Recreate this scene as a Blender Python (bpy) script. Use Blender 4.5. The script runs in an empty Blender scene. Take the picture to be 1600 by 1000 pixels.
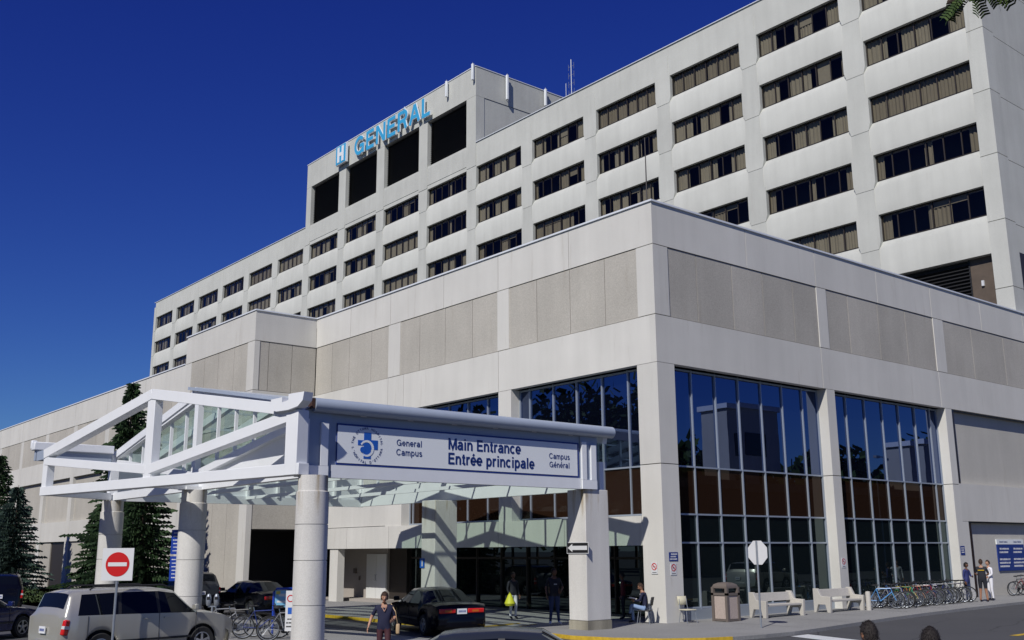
import bpy, bmesh, math, random
from mathutils import Vector, Matrix
random.seed(7)
R = math.radians
scene = bpy.context.scene
COL = scene.collection

# ------------------------------------------------------------------ camera, sky, sun, exposure
cam_d = bpy.data.cameras.new("camera"); cam = bpy.data.objects.new("camera", cam_d); COL.objects.link(cam)
scene.camera = cam
cam_d.sensor_fit = 'HORIZONTAL'; cam_d.sensor_width = 36.0; cam_d.lens = 36.0 * 1594.2 / 1600.0
cam_d.clip_start = 0.1; cam_d.clip_end = 6000
YAW, PITCH, ROLL = .8803, .2228, .0063
CAM = Vector((24.778, -27.287, 2.45))
Fh = Vector((-math.sin(YAW), math.cos(YAW), 0)); Rh = Vector((math.cos(YAW), math.sin(YAW), 0)); Zv = Vector((0, 0, 1))
fw = Fh * math.cos(PITCH) + Zv * math.sin(PITCH); up = -Fh * math.sin(PITCH) + Zv * math.cos(PITCH)
Rr = Rh * math.cos(ROLL) - up * math.sin(ROLL); Ur = Rh * math.sin(ROLL) + up * math.cos(ROLL)
mw = Matrix((Rr, Ur, -fw)).transposed().to_4x4(); mw.translation = CAM
cam.matrix_world = mw

SUN_TRAVEL = Vector((-.315, .665, -.645)).normalized()
to_sun = -SUN_TRAVEL
elev = math.asin(to_sun.z); azim = math.atan2(to_sun.x, to_sun.y)
world = bpy.data.worlds.new("World"); scene.world = world; world.use_nodes = True
wn = world.node_tree; bg = wn.nodes['Background']
sky = wn.nodes.new('ShaderNodeTexSky'); sky.sky_type = 'NISHITA'; sky.sun_disc = False
sky.sun_elevation = elev; sky.sun_rotation = azim
sky.altitude = 300; sky.air_density = 1.0; sky.dust_density = 0.1; sky.ozone_density = 3.5
sky.ozone_density = 3.0
sepc = wn.nodes.new('ShaderNodeSeparateColor'); comb = wn.nodes.new('ShaderNodeCombineColor'); wn.links.new(sky.outputs[0], sepc.inputs[0])
for ch_i, (k_, g_) in enumerate(((1.2, 1.62), (1.68, 1.66), (1.22, .94))):      # camera-like response of the deep polarised blue
    m1 = wn.nodes.new('ShaderNodeMath'); m1.operation = 'MULTIPLY'; m1.inputs[1].default_value = .05
    m2 = wn.nodes.new('ShaderNodeMath'); m2.operation = 'POWER'; m2.inputs[1].default_value = g_
    m3 = wn.nodes.new('ShaderNodeMath'); m3.operation = 'MULTIPLY'; m3.inputs[1].default_value = k_ / .05
    wn.links.new(sepc.outputs[ch_i], m1.inputs[0]); wn.links.new(m1.outputs[0], m2.inputs[0]); wn.links.new(m2.outputs[0], m3.inputs[0]); wn.links.new(m3.outputs[0], comb.inputs[ch_i])
wn.links.new(comb.outputs[0], bg.inputs['Color'])
bg.inputs['Strength'].default_value = 0.05
sd = bpy.data.lights.new("sun", 'SUN'); sd.energy = 4.1; sd.angle = R(0.5); sd.color = (1.0, .96, .90)
so = bpy.data.objects.new("sun", sd); COL.objects.link(so)
so.rotation_euler = SUN_TRAVEL.to_track_quat('-Z', 'Y').to_euler(); so.location = (40, -60, 60)
vs = scene.view_settings; vs.view_transform = 'Standard'; vs.look = 'None'; vs.gamma = 1; vs.exposure = 0.0
scene.cycles.max_bounces = 8; scene.cycles.transparent_max_bounces = 16

# ------------------------------------------------------------------ materials
MATS = {}
def new_mat(name):
    m = bpy.data.materials.new(name); m.use_nodes = True; MATS[name] = m
    return m, m.node_tree, m.node_tree.nodes['Principled BSDF']
def plain(name, col, rough=.6, metal=0, spec=.5, coat=0, noise=0, nscale=8):
    m, t, b = new_mat(name)
    b.inputs['Base Color'].default_value = (*col, 1); b.inputs['Roughness'].default_value = rough
    b.inputs['Metallic'].default_value = metal; b.inputs['Specular IOR Level'].default_value = spec
    b.inputs['Coat Weight'].default_value = coat; b.inputs['Coat Roughness'].default_value = .04
    if noise:
        tc = t.nodes.new('ShaderNodeTexCoord'); n = t.nodes.new('ShaderNodeTexNoise'); n.inputs['Scale'].default_value = nscale; n.inputs['Detail'].default_value = 5
        mx = t.nodes.new('ShaderNodeMix'); mx.data_type = 'RGBA'
        mx.inputs[6].default_value = (*[c * (1 - noise) for c in col], 1); mx.inputs[7].default_value = (*[min(1, c * (1 + noise)) for c in col], 1)
        t.links.new(tc.outputs['Object'], n.inputs['Vector']); t.links.new(n.outputs['Fac'], mx.inputs[0]); t.links.new(mx.outputs[2], b.inputs['Base Color'])
    return m
def concrete(name, col, var=.10, fine=.12, fscale=35, streak=.10, rough=.85, stain=(.30, .26, .20), drip=None):
    m, t, b = new_mat(name); L = t.links
    tc = t.nodes.new('ShaderNodeTexCoord')
    def noise(scale, detail, sc=(1, 1, 1), rgh=.55):
        mp = t.nodes.new('ShaderNodeMapping'); mp.inputs['Scale'].default_value = sc
        n = t.nodes.new('ShaderNodeTexNoise'); n.inputs['Scale'].default_value = scale; n.inputs['Detail'].default_value = detail; n.inputs['Roughness'].default_value = rgh
        L.new(tc.outputs['Object'], mp.inputs['Vector']); L.new(mp.outputs[0], n.inputs['Vector']); return n
    def mul(a, bsock, lo, hi):
        r = t.nodes.new('ShaderNodeMapRange'); r.inputs['From Min'].default_value = .3; r.inputs['From Max'].default_value = .7
        r.inputs['To Min'].default_value = lo; r.inputs['To Max'].default_value = hi; L.new(bsock, r.inputs['Value'])
        v = t.nodes.new('ShaderNodeVectorMath'); v.operation = 'SCALE'; L.new(a, v.inputs[0]); L.new(r.outputs[0], v.inputs['Scale']); return v.outputs[0]
    rgb = t.nodes.new('ShaderNodeRGB'); rgb.outputs[0].default_value = (*col, 1)
    a = mul(rgb.outputs[0], noise(.35, 4).outputs['Fac'], 1 - var, 1 + var)
    a = mul(a, noise(1.0, 5, (1.6, 1.6, .12)).outputs['Fac'], 1 - streak, 1 + streak * .6)
    a = mul(a, noise(fscale, 4, rgh=.7).outputs['Fac'], 1 - fine, 1 + fine)
    oi = t.nodes.new('ShaderNodeObjectInfo'); rr = t.nodes.new('ShaderNodeMapRange'); rr.inputs['To Min'].default_value = .955; rr.inputs['To Max'].default_value = 1.035
    L.new(oi.outputs['Random'], rr.inputs['Value']); vv = t.nodes.new('ShaderNodeVectorMath'); vv.operation = 'SCALE'; L.new(a, vv.inputs[0]); L.new(rr.outputs[0], vv.inputs['Scale']); a = vv.outputs[0]
    if drip:      # rust-stained run marks below the steelwork
        sx = t.nodes.new('ShaderNodeSeparateXYZ'); L.new(tc.outputs['Object'], sx.inputs[0])
        mz = t.nodes.new('ShaderNodeMapRange'); mz.inputs['From Min'].default_value = drip[0]; mz.inputs['From Max'].default_value = drip[1]; L.new(sx.outputs[2], mz.inputs['Value'])
        nd = t.nodes.new('ShaderNodeMapRange'); nd.inputs['From Min'].default_value = .5; nd.inputs['From Max'].default_value = .68; L.new(noise(1.0, 4, (5, 5, .5)).outputs['Fac'], nd.inputs['Value'])
        mm = t.nodes.new('ShaderNodeMath'); mm.operation = 'MULTIPLY'; L.new(mz.outputs[0], mm.inputs[0]); L.new(nd.outputs[0], mm.inputs[1])
        md_ = t.nodes.new('ShaderNodeMix'); md_.data_type = 'RGBA'; md_.inputs[7].default_value = (.30, .22, .10, 1); L.new(mm.outputs[0], md_.inputs[0]); L.new(a, md_.inputs[6]); a = md_.outputs[2]
    st = noise(1.0, 6, (2.5, 2.5, .25), .65)
    r = t.nodes.new('ShaderNodeMapRange'); r.inputs['From Min'].default_value = .60; r.inputs['From Max'].default_value = .80; r.inputs['To Max'].default_value = .45
    L.new(st.outputs['Fac'], r.inputs['Value'])
    mx = t.nodes.new('ShaderNodeMix'); mx.data_type = 'RGBA'; mx.inputs[7].default_value = (*stain, 1)
    L.new(r.outputs[0], mx.inputs[0]); L.new(a, mx.inputs[6]); L.new(mx.outputs[2], b.inputs['Base Color'])
    b.inputs['Roughness'].default_value = rough; b.inputs['Specular IOR Level'].default_value = .25
    bp = t.nodes.new('ShaderNodeBump'); bp.inputs['Strength'].default_value = .25; bp.inputs['Distance'].default_value = .01
    L.new(noise(fscale * 1.3, 3).outputs['Fac'], bp.inputs['Height']); L.new(bp.outputs[0], b.inputs['Normal'])
    return m
def window_glass(name, tint, refl, rough=.0, trans=True, tcol=None, ior=1.6):
    m = bpy.data.materials.new(name); m.use_nodes = True; t = m.node_tree; t.nodes.clear(); MATS[name] = m
    out = t.nodes.new('ShaderNodeOutputMaterial'); mx = t.nodes.new('ShaderNodeMixShader')
    gl = t.nodes.new('ShaderNodeBsdfGlossy'); gl.inputs['Roughness'].default_value = rough; gl.inputs['Color'].default_value = (*refl, 1)
    if trans:
        a = t.nodes.new('ShaderNodeBsdfTransparent'); a.inputs['Color'].default_value = (*tint, 1)
    else:
        a = t.nodes.new('ShaderNodeBsdfDiffuse'); a.inputs['Color'].default_value = (*tint, 1)
    g = t.nodes.new('ShaderNodeNewGeometry'); dt = t.nodes.new('ShaderNodeVectorMath'); dt.operation = 'DOT_PRODUCT'
    t.links.new(g.outputs['Normal'], dt.inputs[0]); t.links.new(g.outputs['Incoming'], dt.inputs[1])
    def mth(op, a, b=None):
        n_ = t.nodes.new('ShaderNodeMath'); n_.operation = op
        for i, v in enumerate((a, b)):
            if v is None: continue
            if isinstance(v, (int, float)): n_.inputs[i].default_value = v
            else: t.links.new(v, n_.inputs[i])
        return n_.outputs[0]
    f0 = ((ior - 1) / (ior + 1)) ** 2
    fres = mth('ADD', mth('MULTIPLY', mth('POWER', mth('SUBTRACT', 1.0, mth('ABSOLUTE', dt.outputs['Value'])), 5.0), 1 - f0), f0)
    # slight waviness of real panes
    tc = t.nodes.new('ShaderNodeTexCoord'); n = t.nodes.new('ShaderNodeTexNoise'); n.inputs['Scale'].default_value = .8
    bp = t.nodes.new('ShaderNodeBump'); bp.inputs['Strength'].default_value = .04; bp.inputs['Distance'].default_value = .01
    t.links.new(tc.outputs['Object'], n.inputs['Vector']); t.links.new(n.outputs['Fac'], bp.inputs['Height']); t.links.new(bp.outputs[0], gl.inputs['Normal'])
    t.links.new(fres, mx.inputs[0]); t.links.new(a.outputs[0], mx.inputs[1]); t.links.new(gl.outputs[0], mx.inputs[2]); t.links.new(mx.outputs[0], out.inputs[0])
    return m
concrete('conc', (.585, .575, .535), var=.05, streak=.05, fine=.07); concrete('conc_tower', (.515, .52, .48), var=.06, streak=.06, stain=(.38, .36, .31))
concrete('agg', (.41, .39, .345), fine=.18, fscale=22, var=.08, streak=.05)
concrete('agg2', (.44, .418, .37), fine=.18, fscale=22, var=.08, streak=.05)
concrete('conc_col', (.58, .57, .54), var=.06, streak=.12, drip=(3.3, 4.4))
concrete('conc_base', (.30, .28, .22), streak=.4)
concrete('conc_blank', (.47, .455, .41), var=.05, streak=.05)
concrete('sidewalk', (.25, .25, .245), fine=.2, streak=0, fscale=18)
concrete('bench_conc', (.46, .44, .40), fine=.15, streak=.05, fscale=30)
concrete('pebble', (.42, .35, .31), fine=.5, streak=0, fscale=45)
def asphalt():
    m, t, b = new_mat('asphalt'); L = t.links; tc = t.nodes.new('ShaderNodeTexCoord')
    n = t.nodes.new('ShaderNodeTexNoise'); n.inputs['Scale'].default_value = 30; n.inputs['Detail'].default_value = 6
    n2 = t.nodes.new('ShaderNodeTexNoise'); n2.inputs['Scale'].default_value = .35; n2.inputs['Detail'].default_value = 5
    cr = t.nodes.new('ShaderNodeTexVoronoi'); cr.feature = 'DISTANCE_TO_EDGE'; cr.inputs['Scale'].default_value = .28
    L.new(tc.outputs['Object'], n.inputs[0]); L.new(tc.outputs['Object'], n2.inputs[0])
    w = t.nodes.new('ShaderNodeVectorMath'); w.operation = 'MULTIPLY_ADD'; w.inputs[1].default_value = (.9, .9, .9)
    L.new(n2.outputs['Color'], w.inputs[0]); L.new(tc.outputs['Object'], w.inputs[2]); L.new(w.outputs[0], cr.inputs['Vector'])
    mx = t.nodes.new('ShaderNodeMix'); mx.data_type = 'RGBA'; mx.inputs[6].default_value = (.040, .042, .046, 1); mx.inputs[7].default_value = (.085, .085, .088, 1)
    add = t.nodes.new('ShaderNodeMath'); add.operation = 'MULTIPLY_ADD'; add.inputs[1].default_value = .5; L.new(n.outputs['Fac'], add.inputs[0])
    h = t.nodes.new('ShaderNodeMath'); h.operation = 'MULTIPLY'; h.inputs[1].default_value = .5; L.new(n2.outputs['Fac'], h.inputs[0]); L.new(h.outputs[0], add.inputs[2])
    L.new(add.outputs[0], mx.inputs[0])
    r = t.nodes.new('ShaderNodeMapRange'); r.inputs['From Max'].default_value = .008; r.inputs['To Min'].default_value = .45; r.inputs['To Max'].default_value = 1
    L.new(cr.outputs['Distance'], r.inputs['Value'])
    v = t.nodes.new('ShaderNodeVectorMath'); v.operation = 'SCALE'; L.new(mx.outputs[2], v.inputs[0]); L.new(r.outputs[0], v.inputs['Scale'])
    L.new(v.outputs[0], b.inputs['Base Color']); b.inputs['Roughness'].default_value = .85
asphalt()
plain('steel_white', (.74, .76, .78), .38, spec=.4, noise=.05, nscale=2)
plain('gutter_paint', (.33, .38, .46), .42, noise=.06, nscale=3)
plain('rust', (.05, .022, .015), .9, noise=.5, nscale=20)
plain('flashing', (.68, .71, .75), .5)
plain('sign_white', (.76, .79, .80), .35); plain('navy', (.01, .03, .16), .4); plain('sign_navy', (.012, .035, .20), .4)
plain('cross_blue', (.015, .10, .45), .4); plain('notice_blue', (.010, .04, .28), .4); plain('letter_face', (.05, .36, .62), .35); plain('letter_edge', (.75, .78, .80), .4)
plain('alu', (.36, .41, .48), .35, .4); plain('bronze', (.035, .028, .024), .5, .2)
plain('brown', (.022, .011, .007), .3); plain('brown_door', (.06, .022, .014), .5); plain('brown_panel', (.10, .075, .055), .7, noise=.3, nscale=3)
plain('dark', (.010, .010, .012), .9); plain('louver', (.014, .014, .016), .6)
plain('curtain', (.52, .47, .34), .95, noise=.12, nscale=3); plain('curtain_b', (.42, .37, .26), .95, noise=.12, nscale=3)
plain('room', (.035, .032, .030), .95)
plain('yellow', (.50, .33, .02), .75, noise=.45, nscale=9); plain('white_paint', (.60, .62, .62), .7, noise=.15, nscale=6)
plain('door_paint', (.62, .63, .62), .5, noise=.04); plain('wall_beige', (.34, .31, .28), .8, noise=.06)
plain('red', (.50, .004, .006), .4); plain('white', (.62, .63, .64), .45); plain('black', (.012, .012, .013), .5)
plain('galv', (.34, .37, .41), .4, .6, noise=.12, nscale=12); plain('blue_frame', (.01, .05, .38), .3)
plain('car_silver', (.46, .45, .40), .30, .45, coat=.6); plain('car_black', (.003, .0035, .007), .14, .0, spec=.28); plain('car_navy', (.008, .015, .09), .22, .1, coat=1)
plain('car_grey', (.022, .026, .034), .2, .0, spec=.5); plain('trim_black', (.015, .015, .016), .55); plain('tyre', (.018, .018, .018), .85)
plain('rim', (.45, .46, .48), .28, .8); plain('chrome', (.7, .7, .72), .12, 1); plain('lamp_red', (.55, .01, .008), .15, coat=1); plain('lamp_amber', (.5, .12, .01), .15, coat=1); plain('lamp_clear', (.55, .58, .6), .1, coat=1)
plain('plate_white', (.7, .72, .75), .5); plain('plate_text', (.02, .05, .25), .5)
window_glass('car_glass', (.004, .005, .007), (.55, .6, .65), trans=False, ior=1.5)
window_glass('glass_dark', (.002, .003, .008), (.45, .58, 1.0), trans=False, ior=2.9)
window_glass('glass_ground', (.005, .008, .009), (.62, .78, .80), trans=False, ior=2.0); window_glass('glass_brown', (.020, .010, .006), (.5, .45, .42), trans=False, ior=1.7)
window_glass('glass_tower', (.55, .55, .55), (.8, .85, .95), trans=True, ior=1.35)
window_glass('glass_roof', (.70, .79, .74), (.8, .85, .85), trans=True, ior=1.45)
plain('bark', (.09, .065, .05), .95, noise=.4, nscale=10)
def leafmat(name, lo, hi):
    m, t, b = new_mat(name); L = t.links
    g = t.nodes.new('ShaderNodeNewGeometry'); mx = t.nodes.new('ShaderNodeMix'); mx.data_type = 'RGBA'
    mx.inputs[6].default_value = (*lo, 1); mx.inputs[7].default_value = (*hi, 1); L.new(g.outputs['Random Per Island'], mx.inputs[0]); L.new(mx.outputs[2], b.inputs['Base Color'])
    b.inputs['Roughness'].default_value = .75; b.inputs['Specular IOR Level'].default_value = .2
leafmat('spruce', (.008, .024, .010), (.036, .068, .026)); leafmat('spruce_blue', (.012, .028, .022), (.045, .075, .062)); leafmat('leaf', (.02, .045, .010), (.055, .09, .022)); leafmat('shrub', (.03, .06, .02), (.08, .11, .04)); leafmat('leafred', (.10, .02, .01), (.16, .06, .02))
for nm, c in dict(skin=(.42, .23, .15), skin_dark=(.12, .055, .032), skin_tan=(.30, .15, .09), hair=(.015, .011, .010), hair_brown=(.05, .025, .015), cloth_navy=(.007, .009, .036), cloth_black=(.010, .011, .018), cloth_white=(.70, .70, .74), jeans=(.20, .29, .46), jeans_dark=(.02, .035, .10), cloth_maroon=(.05, .012, .018), cloth_red=(.10, .008, .010), cloth_blue=(.022, .03, .13), eye=(.02, .02, .02), lips=(.25, .08, .07), bag_yellow=(.62, .62, .03), bag_white=(.70, .73, .76), paper=(.75, .74, .70), cloth_trim=(.65, .42, .02), tan_bag=(.45, .32, .18)).items():
    plain(nm, c, .8 if 'cloth' in nm or 'jean' in nm or 'hair' in nm else .55, noise=.1 if 'cloth' in nm or 'jeans' in nm else 0, nscale=14)
plain('chair_cream', (.55, .52, .38), .6); plain('bin_brown', (.13, .108, .095), .6)
for nm, c in dict(bike_sky=(.10, .30, .62), bike_silver=(.25, .26, .28), bike_blue=(.015, .03, .16), bike_red=(.22, .012, .018), bike_black=(.015, .015, .017), bike_orange=(.38, .14, .03), bike_green=(.02, .22, .10), bike_yellow=(.40, .30, .03), bike_purple=(.04, .03, .08)).items():
    plain(nm, c, .3, coat=.5)

# ------------------------------------------------------------------ mesh helpers
class MB:
    def __init__(s): s.v = []; s.f = []; s.m = []; s.cur = 0; s.sm = []; s.smooth = False
    def face(s, idx): s.f.append(idx); s.m.append(s.cur); s.sm.append(s.smooth)
    def box(s, x0, x1, y0, y1, z0, z1, M=None):
        x0, x1 = min(x0, x1), max(x0, x1); y0, y1 = min(y0, y1), max(y0, y1); z0, z1 = min(z0, z1), max(z0, z1)
        n = len(s.v); P = [(x, y, z) for z in (z0, z1) for x, y in ((x0, y0), (x1, y0), (x1, y1), (x0, y1))]
        if M is not None: P = [tuple(M @ Vector(p)) for p in P]
        s.v += P; sm = s.smooth; s.smooth = False
        for q in ((3, 2, 1, 0), (4, 5, 6, 7), (0, 1, 5, 4), (1, 2, 6, 5), (2, 3, 7, 6), (3, 0, 4, 7)): s.face([n + i for i in q])
        s.smooth = sm; return s
    def quad(s, *P):
        n = len(s.v); s.v += [tuple(p) for p in P]; s.face(list(range(n, n + len(P)))); return s
    def prism(s, poly, fn, a, b):
        """poly 2-D (counter-clockwise), fn(u, v, w) -> 3-D, extruded w from a to b"""
        n = len(s.v); k = len(poly)
        s.v += [tuple(fn(u, v, a)) for u, v in poly] + [tuple(fn(u, v, b)) for u, v in poly]
        s.face([n + i for i in range(k)][::-1]); s.face([n + k + i for i in range(k)])
        for i in range(k): j = (i + 1) % k; s.face([n + i, n + j, n + k + j, n + k + i])
        return s
    def beam(s, p0, p1, w, h, side=None):
        """box beam from p0 to p1; w across (side direction), h the other way"""
        p0, p1 = Vector(p0), Vector(p1); d = (p1 - p0); L = d.length; d.normalize()
        sd_ = Vector(side) if side is not None else d.cross(Zv)
        if sd_.length < 1e-4: sd_ = Vector((1, 0, 0))
        sd_ = (sd_ - d * sd_.dot(d)).normalized(); u = sd_.cross(d)
        n = len(s.v)
        for p in (p0, p1):
            for a, b in ((-1, -1), (1, -1), (1, 1), (-1, 1)): s.v.append(tuple(p + sd_ * a * w / 2 + u * b * h / 2))
        sm = s.smooth; s.smooth = False
        for q in ((0, 1, 2, 3), (7, 6, 5, 4), (1, 0, 4, 5), (2, 1, 5, 6), (3, 2, 6, 7), (0, 3, 7, 4)): s.face([n + i for i in q])
        s.smooth = sm; return s
    def tube(s, pts, r, n=8, caps=True):
        pts = [Vector(p) for p in pts]; base = len(s.v); k = len(pts)
        rr = r if isinstance(r, (list, tuple)) else [r] * k
        for i, p in enumerate(pts):
            d = (pts[min(i + 1, k - 1)] - pts[max(i - 1, 0)]).normalized()
            a = d.cross(Zv) if abs(d.z) < .95 else d.cross(Vector((1, 0, 0)))
            a.normalize(); b = d.cross(a)
            for j in range(n):
                t = 2 * math.pi * j / n; s.v.append(tuple(p + (a * math.cos(t) + b * math.sin(t)) * rr[i]))
        sm = s.smooth; s.smooth = True
        for i in range(k - 1):
            for j in range(n):
                q = (j + 1) % n; s.face([base + i * n + j, base + i * n + q, base + (i + 1) * n + q, base + (i + 1) * n + j])
        s.smooth = False
        if caps: s.face([base + j for j in range(n)][::-1]); s.face([base + (k - 1) * n + j for j in range(n)])
        s.smooth = sm; return s
    def lathe(s, prof, c=(0, 0, 0), n=24, axis='z', caps=True):
        """prof: list of (radius, height)"""
        base = len(s.v); k = len(prof); c = Vector(c)
        for r, h in prof:
            for j in range(n):
                t = 2 * math.pi * j / n; x, y = r * math.cos(t), r * math.sin(t)
                s.v.append(tuple(c + Vector((x, y, h) if axis == 'z' else ((x, h, y) if axis == 'y' else (h, x, y)))))
        sm = s.smooth; s.smooth = True
        for i in range(k - 1):
            for j in range(n): q = (j + 1) % n; s.face([base + i * n + j, base + i * n + q, base + (i + 1) * n + q, base + (i + 1) * n + j])
        s.smooth = False
        if caps: s.face([base + j for j in range(n)][::-1]); s.face([base + (k - 1) * n + j for j in range(n)])
        s.smooth = sm; return s
    def torus(s, c, r, t, axis='y', n=28, k=6):
        base = len(s.v); c = Vector(c); sm = s.smooth; s.smooth = True
        for i in range(n):
            a = 2 * math.pi * i / n
            for j in range(k):
                b = 2 * math.pi * j / k; q = r + t * math.cos(b); h = t * math.sin(b)
                x, z = q * math.cos(a), q * math.sin(a); s.v.append(tuple(c + Vector((x, h, z))))
        for i in range(n):
            for j in range(k): i2, j2 = (i + 1) % n, (j + 1) % k; s.face([base + i * k + j, base + i2 * k + j, base + i2 * k + j2, base + i * k + j2])
        s.smooth = sm; return s
    def ball(s, c, rx, ry=None, rz=None, n=12, m=8):
        ry = ry or rx; rz = rz or rx; c = Vector(c); base = len(s.v); sm = s.smooth; s.smooth = True
        for i in range(m + 1):
            t = math.pi * i / m
            for j in range(n):
                a = 2 * math.pi * j / n; s.v.append((c.x + rx * math.sin(t) * math.cos(a), c.y + ry * math.sin(t) * math.sin(a), c.z + rz * math.cos(t)))
        for i in range(m):
            for j in range(n): q = (j + 1) % n; s.face([base + i * n + j, base + (i + 1) * n + j, base + (i + 1) * n + q, base + i * n + q])
        s.smooth = sm; return s
    def build(s, name, mats, parent=None, loc=None, kind=None, bevel=0):
        me = bpy.data.meshes.new(name); me.from_pydata(s.v, [], s.f)
        for m in ([mats] if isinstance(mats, str) else mats): me.materials.append(MATS[m])
        me.polygons.foreach_set('material_index', s.m); me.polygons.foreach_set('use_smooth', s.sm); me.update()
        bm = bmesh.new(); bm.from_mesh(me); bmesh.ops.recalc_face_normals(bm, faces=bm.faces); bm.to_mesh(me); bm.free()
        me.set_sharp_from_angle(angle=R(38))
        o = bpy.data.objects.new(name, me); COL.objects.link(o)
        if loc: o.location = loc
        if parent: o.parent = parent
        if kind: o['kind'] = kind
        if bevel:
            md = o.modifiers.new('bevel', 'BEVEL'); md.width = bevel; md.segments = 2; md.limit_method = 'ANGLE'
        return o
def build_split(mb, name, mats, parent):
    """every separate piece of mb becomes a part of its own"""
    par = list(range(len(mb.v)))
    def find(a):
        while par[a] != a: par[a] = par[par[a]]; a = par[a]
        return a
    for f_ in mb.f:
        r0 = find(f_[0])
        for q in f_[1:]: par[find(q)] = r0
    groups = {}
    for i, f_ in enumerate(mb.f): groups.setdefault(find(f_[0]), []).append(i)
    for fs in groups.values():
        m = MB(); mp = {}
        for i in fs:
            idx = []
            for q in mb.f[i]:
                if q not in mp: mp[q] = len(m.v); m.v.append(mb.v[q])
                idx.append(mp[q])
            m.cur = mb.m[i]; m.smooth = mb.sm[i]; m.face(idx)
        m.build(name, mats, parent)
def tag(o, label=None, cat=None, group=None, kind=None):
    if label: o['label'] = label
    if cat: o['category'] = cat
    if group: o['group'] = group
    if kind: o['kind'] = kind
    return o
def thing(name, label, cat, loc=(0, 0, 0), rz=0, group=None):
    o = bpy.data.objects.new(name, None); COL.objects.link(o); o.location = loc; o.rotation_euler = (0, 0, rz); o.empty_display_size = .3
    return tag(o, label, cat, group)
def copy_tree(o, parent=None):
    c = o.copy(); COL.objects.link(c); c.parent = parent
    for ch in o.children: copy_tree(ch, c)
    return c
def _arc(cx, cy, rx, ry, a0, a1, n=14): return [(cx + rx * math.cos(R(a0 + (a1 - a0) * i / n)), cy + ry * math.sin(R(a0 + (a1 - a0) * i / n))) for i in range(n + 1)]
h_ = .075; xh = .74; O_ = _arc(.34, .37, .265, .30, 0, 360, 22)
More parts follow.
